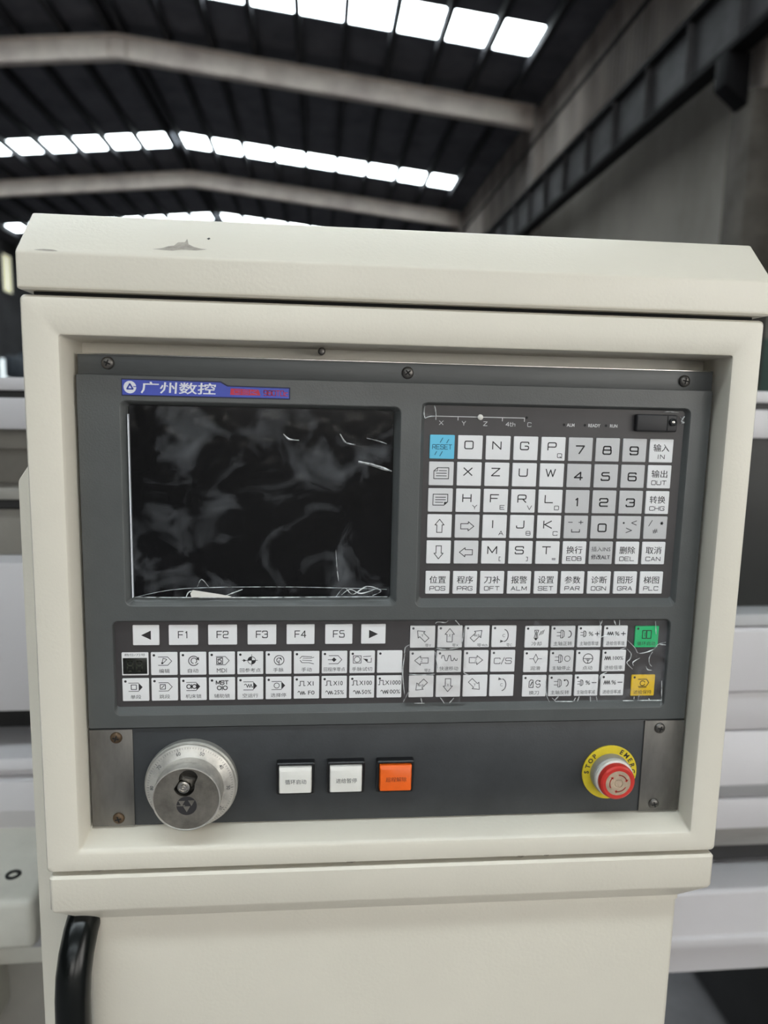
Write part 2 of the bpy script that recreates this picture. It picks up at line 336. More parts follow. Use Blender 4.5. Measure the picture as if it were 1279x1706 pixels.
def curve_plate(outer, holes, d0, d1, bev=0.0):
    """a flat plate with holes: loops of (x, z)"""
    c = bpy.data.curves.new('c', 'CURVE'); c.dimensions = '2D'; c.fill_mode = 'BOTH'; c.extrude = abs(d1-d0)/2-bev; c.bevel_depth = bev; c.bevel_resolution = 1; c.offset = -bev
    for lp in [outer]+holes:
        sp = c.splines.new('POLY'); sp.points.add(len(lp)-1); sp.use_cyclic_u = True
        for p, q in zip(sp.points, lp): p.co = (q[0], q[1], 0, 1)
    o = bpy.data.objects.new('c', c); COL.objects.link(o); bpy.context.view_layer.update()
    me = bpy.data.meshes.new_from_object(o.evaluated_get(bpy.context.evaluated_depsgraph_get()))
    v = [(p.co.x, (d0+d1)/2-p.co.z, p.co.y) for p in me.vertices]; f = [tuple(p.vertices) for p in me.polygons]
    bpy.data.objects.remove(o); bpy.data.curves.remove(c); bpy.data.meshes.remove(me)
    bm = bmesh.new(); vs = [bm.verts.new(p) for p in v]
    for q in f:
        try: bm.faces.new([vs[i] for i in q])
        except ValueError: pass
    bmesh.ops.remove_doubles(bm, verts=bm.verts[:], dist=1e-4)
    b = MB(); b.bm(bm); return b
xz = lambda loop: [(p[0], p[2]) for p in loop]
def mm(*a): return [q*1000 for q in a]

# ================================================================== THE HALL (metres -> mm)
FZ = -CZ*1000
XR, XL, XRIDGE = 4450.0, -12250.0, -3900.0
ZR = 7100.0; SL = 0.1
Y0, Y1 = -20000.0, 47000.0
BAY = 7850.0
STRIPS = [12550+BAY*k for k in range(-4, 5)]
RAFT = [15050+BAY*k for k in range(-4, 5)]
zr = lambda x: ZR-SL*abs(x-XRIDGE)
fl = struct(MB().box(XL-300, XR+300, Y0-300, Y1+300, FZ-100, FZ).build('floor', 'floor', None, None))
# roof: two slopes, open where the translucent strips lie
b = MB(); edges = [Y0-300]+[e for s in STRIPS if s+1000 < Y1 for e in (s, s+1000)]+[Y1+300]
for a, c in zip(edges[::2], edges[1::2]):
    for x0, x1 in ((XL-300, XRIDGE), (XRIDGE, XR+300)):
        z0, z1 = zr(x0), zr(x1)
        v = [(x0, a, z0), (x1, a, z1), (x1, c, z1), (x0, c, z0)]
        v += [(p[0], p[1], p[2]+60) for p in v]
        b.add(v, [(0, 1, 2, 3), (7, 6, 5, 4), (0, 4, 5, 1), (1, 5, 6, 2), (2, 6, 7, 3), (3, 7, 4, 0)])
roof = struct(b.build('ceiling', 'roof', None, None))
# opaque edge sheets beside the walls, where the translucent strips stop short
for s in STRIPS:
    if s+1000 < Y1:
        for x0, x1 in ((XL-300, XL+500), (3770, XR+300)):
            e = MB(); v = [(x0, s, zr(x0)), (x1, s, zr(x1)), (x1, s+1000, zr(x1)), (x0, s+1000, zr(x0))]; v += [(p[0], p[1], p[2]+60) for p in v]
            e.add(v, [(0, 1, 2, 3), (7, 6, 5, 4), (0, 4, 5, 1), (1, 5, 6, 2), (2, 6, 7, 3), (3, 7, 4, 0)]).build('roof_sheet', 'roof', roof, None)
# purlins run along the hall under the sheets
PX = [XRIDGE+sg*(120+830*i) for sg in (-1, 1) for i in range(10)]
for x in PX:
    if XL+100 < x < XR-100:
        t = 55
        MB().box(x-t, x+t, Y0, Y1, zr(x)-175, zr(x)-12).build('purlin', 'purlin', roof, None)
# translucent strips: one window each, one pane between two purlins
n = 0
for s in STRIPS:
    if s+1000 > Y1: continue
    n += 1
    wn = struct(link('window_%d' % n, None, None, (XRIDGE, s+500, ZR)))
    wn['label'] = 'translucent roof light strip across the dark roof, number %s from the near end' % ('one two three four five six seven eight nine'.split()[n-1])
    xs = sorted([x for x in PX if XL+500 < x < 3770]+[XL+500, 3770, XRIDGE])
    for a, c in zip(xs, xs[1:]):
        if c-a < 130: continue
        v = [(a, s, zr(a)+15), (c, s, zr(c)+15), (c, s+1000, zr(c)+15), (a, s+1000, zr(a)+15)]
        v += [(p[0], p[1], p[2]+8) for p in v]
        MB().add(v, [(0, 1, 2, 3), (7, 6, 5, 4), (0, 4, 5, 1), (1, 5, 6, 2), (2, 6, 7, 3), (3, 7, 4, 0)]).build('pane', 'sky', wn, None)
# portal rafters
def rafter(y, label):
    t = thing('roof_rafter', label, 'beam', (XRIDGE, y, ZR-700), 'portal rafters under the roof')
    for sg, x1 in ((1, XR-230), (-1, XL+230)):
        z0, z1 = ZR-190, zr(x1)-190
        def bar(y0, y1, up, dn, nm):
            v = [(XRIDGE, y0, z0-up), (x1, y0, z1-up), (x1, y1, z1-up), (XRIDGE, y1, z0-up)]
            v += [(p[0], p[1], p[2]-(dn-up)) for p in v]
            MB().add(v, [(0, 1, 2, 3), (7, 6, 5, 4), (0, 4, 5, 1), (1, 5, 6, 2), (2, 6, 7, 3), (3, 7, 4, 0)]).build(nm, 'beam', t, None)
        bar(y-100, y+100, 0, 14, 'top_flange'); bar(y-100, y+100, 406, 420, 'bottom_flange'); bar(y-6, y+6, 14, 406, 'web')
        for fx in (0.02, 0.35, 0.68, 0.97):
            x = XRIDGE+(x1-XRIDGE)*fx; z = z0+(z1-z0)*fx
            MB().box(x-8, x+8, y-90, y+90, z-404, z-16).build('stiffener', 'beam', t, None)
    return t
for i, y in enumerate(RAFT):
    if y+200 < Y1:
        where = ['rearmost behind the photographer', 'middle one behind the photographer', 'just behind the photographer', 'directly overhead, out of view', 'crossing the top, between the first two skylight strips', 'just above the cabinet cap, behind the second skylight strip', 'third down the hall, hidden by the cabinet', 'last one before the far wall', ''][i]
        rafter(y, 'dusty grey roof rafter %s' % where)
# right wall, green dado, corrugated upper sheets, columns with corbels, crane runway beam
wr = struct(MB().box(XR, XR+250, Y0, Y1, FZ, zr(XR)+20).build('wall_right', 'plaster', None, None))
MB().box(XR-12, XR, Y0, Y1, FZ, 800).build('dado', 'dado', wr, None)
prof = []
for i in range(7):
    q = i*140
    prof += [(q, 0), (q+45, 0), (q+65, -38), (q+105, -38), (q+125, 0)]
prof.append((980, 0))
sv = [(XR-30+o, y, z) for z in (4150, zr(XR)-60) for y, o in prof]; npf = len(prof)
sm = MB().add([(0, y, z) for (xx, y, z) in []], [])
shm = None
k = 0
for i in range(44):
    y = 1800+i*985
    if y > Y1-1200: break
    if shm is None:
        e = MB(); e.add([(p[0], p[1]+y, p[2]) for p in sv]+[(p[0]+4, p[1]+y, p[2]) for p in sv], [(j, j+1, npf+j+1, npf+j) for j in range(npf-1)]+[(2*npf+j, 2*npf+j+1, 3*npf+j+1, 3*npf+j) for j in range(npf-1)])
        o = e.build('wall_sheet', 'sheet', wr, 20, loc=(XR, y, 4150)); shm = o.data
    else:
        link('wall_sheet', shm, wr, (XR, y, 4150+(i % 3)*6))
for i, y in enumerate(RAFT):
    if y+200 > Y1 or y < -2000: continue
    ct = thing('wall_column', 'grey wall column carrying the crane beam, %s' % ('nearest one at the right edge' if i == 3 else 'number %s along the right wall' % 'one two three four five six seven eight nine'.split()[i-3]), 'column', (XR-170, y, FZ), 'columns along the right wall')
    MB().box(XR-350, XR-14, y-200, y+200, FZ, 3150, 8).build('lower_shaft', 'concrete', ct)
    MB().box(XR-230, XR-45, y-170, y+170, 3150, zr(XR)-230, 8).build('upper_shaft', 'sheet', ct)
    MB().prism_d([(XR-350, 3020), (XR-590, 3200), (XR-590, 3490), (XR-350, 3490)], y-110, y+110, 6).build('corbel', 'crane2', ct)
cb = thing('crane_runway_beam', 'dark steel crane runway beam running along the right wall', 'beam', (XR-480, 20000, 3500))
cb0, cb1 = 2500, 46000
MB().box(XR-580, XR-380, cb0, cb1, 3500, 3560).build('bottom_flange', 'crane2', cb)
MB().box(XR-580, XR-380, cb0, cb1, 4190, 4250).build('top_flange', 'crane2', cb)
MB().box(XR-490, XR-470, cb0, cb1, 3560, 4190).build('web', 'crane', cb)
MB().box(XR-500, XR-450, cb0, cb1, 4250, 4330).build('rail', 'crane2', cb)
e = MB().box(XR-565, XR-490, cb0+500-6, cb0+500+6, 3560, 4190).build('stiffener', 'crane', cb, loc=(XR-528, cb0+500, 3560))
for i in range(1, 42): link('stiffener', e.data, cb, (XR-528, cb0+500+i*1000, 3560))
tag(MB().tube([(XR-420, 3000, 5150), (XR-420, 20000, 5150), (XR-420, 46000, 5150)], 30, 8).build('conduit_pipe', 'crane2', None), 'thin dark conduit pipe high on the corrugated right wall', 'pipe')
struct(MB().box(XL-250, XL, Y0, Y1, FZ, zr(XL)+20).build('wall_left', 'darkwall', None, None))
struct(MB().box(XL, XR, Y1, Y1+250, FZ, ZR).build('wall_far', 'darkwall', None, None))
wb = struct(MB().box(XL, XR, Y0-250, Y0, FZ, ZR).build('wall_back', 'back', None, None))
# unseen rear glazing, added behind the photographer to light the cabinet front
rw = struct(link('window_20', None, None, (XRIDGE, Y0+40, 2000)))
for i in range(6, 12):
    for j in range(3):
        x = XL+400+i*1330; z = 900+j*1560
        MB().box(x+40, x+1290, Y0+20, Y0+34, z+40, z+1520).build('pane', 'fill_glaze', rw, None)
for j in range(4):
    MB().box(XL+400+6*1330-20, XL+400+12*1330, Y0+5, Y0+70, 900+j*1560-40, 900+j*1560+40).build('window_bar', 'frame', rw, None)
for i in range(6, 13):
    MB().box(XL+400+i*1330-40, XL+400+i*1330+40, Y0+5, Y0+65, 900, 900+3*1560).build('window_bar', 'frame', rw, None)
# side windows, left wall; the few in view are far off
def side_window(num, y, z0, z1, wd, m):
    t = struct(link('window_%d' % num, None, None, (XL, y, z0)))
    MB().box(XL+2, XL+20, y, y+wd, z0, z1).build('pane', m, t, None)
    for (a, c, p, q) in ((y-60, y, z0-60, z1+60), (y+wd, y+wd+60, z0-60, z1+60), (y-60, y+wd+60, z0-60, z0), (y-60, y+wd+60, z1, z1+60)):
        MB().box(XL+1, XL+50, a, c, p, q).build('window_frame', 'frame', t, None)
for i, (y, z0, z1, wd, m) in enumerate(((29000, 650, 1650, 900, 'glaze_far'), (30500, 850, 1800, 600, 'glaze_cream'), (29700, 4250, 5650, 800, 'glaze_cream'))):
    side_window(21+i, y, z0, z1, wd, m)
for i, y in enumerate((-13200, -9100, -5000)):  # unseen right-wall windows, added to light the cabinet from that side
    XL_, XL = XL, XR-60; side_window(31+i, y, -700, 2300, 3000, 'fill_glaze'); XL = XL_
# far machine on the left, behind the lathe
fm = thing('machining_centre', 'distant blue-grey machine standing far behind the lathe at left', 'machine', (-9200, 23000, FZ))
MB().box(-9900, -8700, 22600, 24600, FZ, -500, 60).build('base', 'fargrey', fm)
MB().box(-9330, -8950, 23400, 24800, -500, 1500, 60).build('column', 'farblue', fm)
MB().box(-9280, -9000, 22300, 23400, 700, 1350, 80).build('spindle_head', 'farblue', fm)
MB().box(-9800, -8750, 22300, 23300, -500, -250, 30).build('table', 'fargrey', fm)

# ================================================================== THE LATHE BEHIND THE CABINET
LX = 90.0
lt = thing('cnc_lathe', 'pale grey-white lathe body with horizontal covers behind the control cabinet', 'lathe', (LX, 1000, FZ))
xa, xb = -1300.0, 1800.0
for x0_, x1_ in ((xa, -250), (980, xb)): MB().box(x0_, x1_, 1230, 1800, FZ+14, -560, 10).build('pedestal', 'ldark', lt)
MB().box(xa, xb, 985, 1400, -700, 4, 10).build('inner_body', 'ldark', lt)
MB().box(xa, xb, 900, 960, 17, 32.3, 2).build('top_rail', 'lwhite', lt)
MB().box(xa, xb, 912, 985, 7, 18).build('rail_slot', 'ldark', lt)
MB().box(xa, xb, 900, 985, -29.2, 8.2, 2).build('header_band', 'lwhite', lt)
# left: open bay with dull rails, door panel, gap, chip covers
MB().box(xa, -120, 960, 990, -193, -29.2).build('bay_back', 'ltaupe', lt)
MB().box(xa, -120, 950, 962, -56, -30, 2).build('bay_rail', 'ltaupe2', lt)
MB().prism_x([(935, -105), (935, -119), (962, -121), (962, -99)], xa, -120, 1).build('bay_rail', 'ltaupe2', lt)
MB().box(xa, -120, 945, 962, -131, -121).build('bay_shadow_strip', 'ldark', lt)  # solid dark bar put in as the shadow between the rails
MB().box(xa, -120, 948, 962, -193, -133, 2).build('bay_rail', 'ltaupe', lt)
MB().box(xa, -120, 900, 985, -386, -193, 3).build('door_panel', 'lwhite', lt)
MB().prism_x([(985, -444), (893, -446), (889, -460), (905, -463), (905, -473), (888, -475), (884, -512), (902, -566), (985, -566)], xa, -120, 1.0).build('chip_cover', 'lwhite', lt)
# right: dark window, sill, stepped covers, steel way, tray
MB().box(100, xb, 925, 990, -264, -29.2).build('window_glass', 'lglass', lt)
MB().prism_x([(930, -264), (897, -268), (893, -283), (930, -285)], 100, xb, 1).build('window_sill', 'lgrey', lt)
MB().prism_x([(985, -285.5), (895, -285.5), (891, -290), (891, -375), (895, -378), (985, -378)], 100, xb, 1).build('door_panel', 'lwhite', lt)
MB().prism_x([(985, -379.5), (897, -379.5), (903, -437), (985, -439)], 100, xb, 1).build('cover_panel', 'lwhite', lt)
MB().prism_x([(985, -439.5), (903, -439.5), (884, -510), (985, -510)], 100, xb, 1).build('cover_panel', 'lwhite', lt)
MB().prism_x([(985, -510.5), (884, -510.5), (896, -534), (985, -534)], 100, xb, 0.8).build('cover_panel', 'lgrey', lt)  # grey colour puts in the shade of this downward-tilted face
MB().prism_x([(985, -536), (892, -536), (892, -580), (985, -582)], 100, xb, 1).build('cover_panel', 'lwhite', lt)
MB().box(100, xb, 905, 985, -615, -586, 1).build('steel_way', 'lsteel', lt)
MB().prism_x([(984, -652), (862, -650), (857, -654), (857, -716), (852, -719), (852, -731), (866, -735), (868, -782), (984, -786)], 120, xb, 1.2).build('coolant_tray', 'lwhite', lt)
MB().box(100, xb, 912, 985, -641, -614.5).build('way_gap_shade', 'ldark', lt)  # solid dark strip put in for the black shade below the way
# left: bed end casting with a bolt hole
MB().box(-1300, -304, 750, 990, -603, -541, 9, 3).build('bed_end', 'lcream', lt)
MB().lathe(-317, 0, [(1, 0)], 4) if False else None
e = MB(); e.v = []; n_ = 24
lo = [[(-343+r*math.cos(2*math.pi*i/n_), 796+r*math.sin(2*math.pi*i/n_), z) for i in range(n_)] for r, z in ((8.5, -541.2), (8.5, -539.6), (5.2, -539.2), (4.6, -541.2))]
e.loft(lo).build('bolt_ring', 'slot', lt)
MB().box(-1300, -385, 770, 980, -760, -603.5, 5).build('bed_leg', 'lcream', lt)
MB().box(-384, -310, 800, 985, -640, -603.5, 4).build('bracket', 'lgrey', lt)
MB().box(-376, -316, 815, 980, -672, -640.5, 3).build('bracket', 'lcream', lt)
MB().box(-1300, -300, 860, 985, -1445, -672.5, 4).build('lower_panel', 'ltaupe2', lt)
lt.rotation_euler = (0, -0.0075, 0)

# ================================================================== CONTROL CABINET
DF, DP = 452.7, 472.7
cab = thing('control_cabinet', 'cream painted control cabinet with sloped cap holding the dark control panel', 'cabinet', (54, 560, FZ))
X0, X1, Z0, Z1 = -178.5, 287.5, -310.0, 63.5
b = MB()
b.loft([rrect(X0, X1, Z0, Z1, 3, 500), rrect(X0, X1, Z0, Z1, 3, 456.5), rrect(X0+.5, X1-.5, Z0+.5, Z1-.5, 3, 454.6), rrect(X0+1.6, X1-1.6, Z0+1.6, Z1-1.6, 3, 453.2), rrect(X0+3.6, X1-3.6, Z0+3.6, Z1-3.6, 3, DF),
        rrect(-158.6, 269, -297.3, 41.6, 2.2, DF), rrect(-156.6, 267.4, -295, 40.6, 1.8, 453.3), rrect(-155.4, 266.8, -293.4, 40.2, 1.5, 455.2), rrect(-154.6, 267.2, -289.2, 40.0, 1.2, 473.4), rrect(-154.3, 267.2, -288.9, 39.6, 1.2, 475.5), rrect(-154.2, 267.1, -288.8, 39.2, 1.2, 489), rrect(-140, 252, -276, 26, 1.2, 489.6)])
b.build('front_frame', 'paint', cab)
MB().box(-172, 281, 491, 640, -305, 60, 4).build('rear_housing', 'paint', cab)
MB().prism_d([(-203.6, FZ+5), (-203.6, -53), (-195, -40), (262, -40), (262, FZ+5)], 501, 630, 2).build('pedestal_column', 'paint', cab)
MB().prism_x([(452, 66), (451, 67), (451, 87.5), (480, 116), (640, 120), (640, 66)], -178.5, 289, 1.6, 3).build('cap', 'paint', cab)
MB().box(-172, 282, 460, 630, 58, 68).build('gap_shade', 'slot', cab)  # black bar put in as the shadow line under the cap
b = MB()
def ring(x0, x1, d0, d1, z, r=3, n=3):
    return [(p[0], p[2], z) for p in rrect(x0, x1, d0, d1, r, 0, n)]
b.loft([ring(-175.5, 285.5, 454.2, 600, -312.6), ring(-177, 287, 452.7, 600, -314.2), ring(-177, 287, 452.7, 600, -336.5), ring(-176, 286, 453.4, 600, -338.6), ring(-160.5, 271.5, 468, 600, -354.5), ring(-160.5, 271.5, 468, 600, -358)], True, True)
b.build('ledge', 'paint', cab)
b = MB(); b.loft([ring(-160, 271.5, 469, 500.5, -356, 5, 5), ring(-160, 271.5, 469, 500.5, FZ+2, 5, 5)], True, True); b.build('lower_body', 'paint', cab)
path = [(-160, 486, -350), (-160.3, 474, -353), (-160.8, 463, -360), (-161.4, 454.5, -370), (-162, 449.5, -382), (-162.3, 447.4, -396), (-162.4, 447, -412), (-162.4, 447, -560), (-160.3, 449, -580), (-160, 456, -596), (-159, 470, -606), (-158, 490, -608)]
MB().tube(path, 11.4, 28).build('handle', 'hblack', cab)['label'] = 'glossy black bent grab handle'
# paint damage on the cap, small bolt under the frame head
def blob(pts, f): 
    b = MB(); b.add([f(x, z) for x, z in pts], geometry.tessellate_polygon([[Vector((x, z, 0)) for x, z in pts]])); return b
capf = lambda x, t: (x, 451+t*29-0.06, 87.5+t*28.5+0.06)
blob([(-101, .17), (-96, .20), (-92, .26), (-89, .28), (-87, .37), (-83, .38), (-82, .47), (-80.5, .33), (-77, .27), (-73, .23), (-69, .22), (-75, .18), (-84, .185), (-89, .15), (-94, .155)], capf).build('paint_chip', 'chip', cab, None)
blob([(-70.5, .50), (-69, .53), (-68.2, .50), (-69.2, .47)], capf).build('paint_chip', 'slot', cab, None)
blob([(-168, .03), (-163, .06), (-157, .05), (-154, .02), (-160, .01)], capf).build('paint_chip', 'chip', cab, None)
bolt = MB(); bolt.lathe(0.5, 36.4, [(1.2, 489), (1.2, 470), (2.2, 469.6), (2.4, 468), (1.6, 466.6), (0.1, 466.2)], 14, True, True); bolt.build('bolt', 'screw', cab)
fr = lambda x, z: (x, DF-0.05, z)
for px in ((140, -309.2, 7), (160, -308.9, 5), (-150, -308.8, 10), (20, -309, 8)):
    q = px; blob([(q[0], q[1]), (q[0]+q[2]*.4, q[1]+1.1), (q[0]+q[2], q[1]+.5), (q[0]+q[2]*.6, q[1]-.4)], lambda x, z: (x, 453.3, z)).build('paint_chip', 'stain', cab, None)

# ================================================================== CONTROL PANEL (screen, keys)
cp = thing('machine_controller', 'grey operator panel with dark screen and rows of square keys', 'control panel', (56, DP, -216))
BF = 469.7                                             # bezel face
holes_o = [(-126.4, 52.6, -131.4, 2.4), (66.0, 250.6, -132.4, 5.8), (-135.6, 248.6, -207.2, -141.6)]
holes_i = [(-123.0, 49.0, -127.6, 0.2), (68.8, 248.2, -127.2, 4.2), (-134.8, 248.2, -202.6, -143.2)]
dep = [476.5, DP+.6, DP+.6]
outer = xz(rrect(-152.6, 264.9, -216.2, 18.2, 1.2, 0))
b = curve_plate(outer, [xz(rrect(*h, 4, 0)) for h in holes_o], BF, BF+3.2, .4)
for h, g, dd in zip(holes_o, holes_i, dep):
    b.loft([rrect(h[0]-.1, h[1]+.1, h[2]-.1, h[3]+.1, 4, BF+.45), rrect(h[0]+.25, h[1]-.25, h[2]+.35, h[3]-.25, 3.8, BF+.6), rrect(*g, 2.2, dd)])
b.box(-152.4, 264.7, BF+3.2, DP+1.2, -216, -212)
b.build('bezel', 'bezel', cp, 12)
MB().box(-151.8, 265.0, 471.4, 474, 18.0, 31.3, 0.35).build('mounting_strip', 'strip', cp)
MB().box(-152.6, 262.8, 470.9, 471.6, 30.6, 31.4, 0.2).build('strip_edge', 'chrome', cp)
MB().box(-123.4, 49.4, 476.5, 480, -128, 0.6).build('screen', 'screen', cp)
MB().box(68.4, 248.6, DP+.6, DP+2, -127.6, 4.6).build('keypad_membrane', 'membrane', cp)
MB().box(-135.2, 248.6, DP+.6, DP+2, -203, -142.8).build('keypad_membrane', 'membrane', cp)
MB().box(-122.9, -122.45, 473.5, 476.4, -126.8, -6).build('screen_edge_strip', 'bwhite', cp)
# screws
def screw_mesh():
    b = MB(); b.lathe(0, 0, [(4.0, 0.5), (4.0, -0.3), (3.6, -1.1), (2.6, -1.7), (1.2, -2.0), (0.05, -2.05)], 24, True, True)
    return b
sc_b = screw_mesh(); cr_b = MB().box(-2.1, 2.1, -2.12, -1.5, -.45, .45).box(-.45, .45, -2.12, -1.5, -2.1, 2.1)
_sm = {}
def screw(parent, x, d, z, m, rot=0.6):
    if m not in _sm:
        o = sc_b.build('screw', m, parent, 40, loc=(0, 0, 0)); me = o.data; bpy.data.objects.remove(o)
        o = cr_b.build('cross_slot', 'slot', parent, None, loc=(0, 0, 0)); mc = o.data; bpy.data.objects.remove(o)
        _sm[m] = (me, mc)
    s = link('screw', _sm[m][0], parent, (x, d, z)); c = link('cross_slot', _sm[m][1], s, (x, d, z)); s.rotation_euler = (0, rot, 0)
    return s
screw(cp, -133.3, 471.3, 25.6, 'screw', .4); screw(cp, 56.5, 471.3, 24.6, 'screw', .9); screw(cp, 245, 471.3, 24.2, 'screw', .2)
# badge
bx = [(-124.4, 15.5), (-63.6, 15.2), (-59.4, 12.8), (-20.2, 12.4), (-20.2, 6.1), (-124.4, 6.1)]
MB().prism_d([(-125, 16.2), (-63.2, 16.0), (-58.8, 13.5), (-19.4, 13.2), (-19.4, 5.4), (-125, 5.4)], BF-.25, BF+.1).build('badge_recess', 'bnavy', cp, None)
bd = MB().prism_d(bx, BF-.7, BF+.05, .15).build('badge', 'bblue', cp, None); bd['label'] = 'blue maker badge with white lettering'
e = MB(); D = BF-.75
e.disc(-119.6, 10.9, 3.9, D, 28); e.text('广州数控', -89.6, 10.9, 46.5, 7.4, D, 0.014, 0.08)
e.build('badge_lettering', 'bwhite', bd, None)
e = MB(); e.stroke([(-119.6, 12.9), (-117.8, 9.8), (-121.4, 9.8)], .95, D-.03, True); e.stroke([(-117.4, 11.3), (-115.8, 11.3)], .5, D-.03); e.build('emblem', 'bblue', bd, None)
e = MB(); e.prism_d([(-57, 11.6), (-39.5, 11.2), (-38.2, 7.6), (-57.4, 7.6)], D-.03, D+.03); e.sfont('980TDc', -28.5, 9.3, 2.1, 3.2, .55, .5, D); e.build('badge_red_print', 'bred', bd, None)
e = MB(); e.sfont('GSK', -47.6, 9.5, 4.0, 2.3, 1.1, .32, D-.06); e.build('badge_mark', 'bblue', bd, None)
# indicator line and status lettering on the membrane
e = MB(); D = DP+.55; zl = -3.0
e.stroke([(76.2, zl), (136.6, zl)], .55, D)
for x in (76.4, 91.3, 121.4, 136.5): e.stroke([(x, zl), (x, zl-2.3)], .5, D)
for t, x, cw in (('X', 80.1, 2.6), ('Y', 95.3, 2.4), ('Z', 109.9, 2.5), ('C', 140, 2.4)): e.sfont(t, x, -7.3, cw, 2.6, .4, .4, D)
e.sfont('4th', 127.1, -7.3, 2.3, 2.6, .5, .4, D)
for t, x, wd in (('ALM', 168.5, 5.4), ('READY', 185, 8.4), ('RUN', 198.6, 5.2)): e.text(t, x, -7.0, wd, 2.2, D, 0.02)
e.build('status_print', 'ink_white', cp, None)
e = MB()
for x in (163.9, 178.4, 193.2, 137.9): e.disc(x, -6.9 if x > 150 else -2.7, .9, D)
e.build('status_light', 'slot', cp, None)
e = MB(); e.lathe(106.2, -3.1, [(1.9, 473.3), (1.9, 472.4), (1.4, 472.0), (.05, 471.8)], 18); e.build('status_light', 'whitep', cp)
# port cover
pc = MB().box(212.6, 241.4, 468.8, DP+.6, -10.2, 1.4, 1.2, 3).build('port_cover', 'rubber', cp); pc['label'] = 'black rubber port cover'
MB().lathe(238, -3.6, [(2.6, 468.9), (2.6, 467.6), (2.0, 467.3), (1.3, 467.6), (1.2, 468.7)], 20).build('strap_eyelet', 'black', pc)
MB().lathe(238, -3.6, [(1.1, 468.9), (1.0, 467.9), (.05, 467.7)], 14).build('rivet', 'chrome', pc)
MB().box(234.2, 234.6, 468.5, 468.9, -9.4, .6).build('port_seam', 'slot', pc)

# ---- keys
_km = {}
def key(x, z, wd, h, m, legend=None, ink='ink', label=None):
    kk = (wd, h, m)
    if kk not in _km:
        b = MB(); hx, hz = wd/2, h/2
        b.loft([rrect(-hx, hx, -hz, hz, .5, .6, 2), rrect(-hx, hx, -hz, hz, .5, -.05, 2), rrect(-hx+.25, hx-.25, -hz+.25, hz-.25, .4, -.3, 2)], False, True)
        o = b.build('key', m, cp, 30, loc=(0, 0, 0)); _km[kk] = o.data; bpy.data.objects.remove(o)
    o = link('key', _km[kk], cp, (x, DP, z))
    if label: o['label'] = label
    if legend:
        e = MB(); legend(e)
        me = bpy.data.meshes.new('legend'); me.from_pydata([(px*.001, (py-.34)*.001, pz*.001) for px, py, pz in e.v], [], e.f); me.materials.append(MT[ink])
        link('legend', me, o, (x, DP, z))
    return o
def Lbig(t, sub=None):
    def f(e):
        e.sfont(t, -.9 if t != 'I' else -1.4, 1.6, 5.6, 5.0, .5, .72)
        if sub: e.sfont(sub, 4.6, -4.5, 3.0 if sub not in '[]=' else 2.4, 2.7, .4, .42)
    return f
def Lnum(t): return lambda e: e.sfont(t, -.3, -.3, 5.6, 5.2, .5, .95)
def Lcn(cn, en): 
    def f(e): e.text(cn, -.07, 2.0, 11.2, 5.2); e.text(cn, .07, 2.0, 11.2, 5.2, -.01); e.sfont(en, 0, -4.1, 2.9, 2.7, .9, .45)
    return f
def Lpage(up):
    def f(e):
        if up: e.stroke([(-5, -3.4), (5, -3.4), (5, 4), (-2.6, 4), (-5, 1.8)], .5, 0, True); e.stroke([(-5, 1.8), (-2.6, 1.8), (-2.6, 4)], .4)
        else: e.stroke([(-5, -3.4), (2.6, -3.4), (5, -1.2), (5, 4), (-5, 4)], .5, 0, True); e.fill([(2.6, -3.4), (5, -1.2), (2.6, -1.2)])
        for z in (2.0, .3, -1.5): e.stroke([(-3.4 if not (up and z > 1.5) else -1.6, z), (3.6 if z > -1 or up else 1.8, z)], .5)
    return f
ARW = [(-4.6, -1.9), (.8, -1.9), (.8, -3.3), (4.9, 0), (.8, 3.3), (.8, 1.9), (-4.6, 1.9)]
def rot(pts, a, s=1.0, ox=0, oz=0):
    c, q = math.cos(math.radians(a))*s, math.sin(math.radians(a))*s
    return [(x*c-z*q+ox, x*q+z*c+oz) for x, z in pts]
def Larrow(a, s=.95): return lambda e: e.stroke(rot(ARW, a, s), .5, 0, True)
def Lreset(e):
    e.sfont('RESET', 0, 0, 2.1, 3.0, .62, .42)
    for x, z, q in ((-.6, 4.4, 1.5), (3.6, 3.8, 1.2), (-4.2, -4.2, 1.1), (-.6, -4.6, 1.5)): e.stroke([(x-q*.55, z-q), (x+q*.55, z+q)], .5)
def Lsym1(e):
    e.sfont('-', -4, 3.4, 2.8, 2.8, 0, .5); e.sfont('+', 3.4, 3.4, 3.0, 3.0, 0, .5); e.stroke([(-2.8, -1.6), (-2.8, -3.4), (2.8, -3.4), (2.8, -1.6)], .6)
def Lsym2(e):
    e.disc(-4, 3.2, .7); e.stroke([(5.2, 4.8), (1.6, 3.3), (5.2, 1.8)], .5); e.stroke([(-2, -.4), (2, -2), (-2, -3.6)], .5)
def Lsym3(e):
    e.stroke([(-4.9, 1.2), (-2.6, 5.2)], .5); e.disc(4.4, 3.2, .9)
    for a in (0, 60, 120): e.stroke(rot([(-1.3, 0), (1.3, 0)], a, 1, 4.4, 3.2), .4)
    for q in (-.6, .6): e.stroke([(q-.6, -4), (q+.6, -.8)], .4); e.stroke([(-1.8, -2.4+q*.8), (1.8, -2.4+q*.8)], .4)
def Lins(e): e.text('插入INS', 0, 2.7, 13.6, 3.5); e.text('修改ALT', -.08, -2.9, 13.4, 3.5); e.text('修改ALT', .08, -2.9, 13.4, 3.5, -.01)
cols = [81.1+19.0*i for i in range(9)]; rows = [-23.2, -41.1, -59.0, -76.7, -94.7, -115.9]
W_, G_ = 'key', 'key_grey'
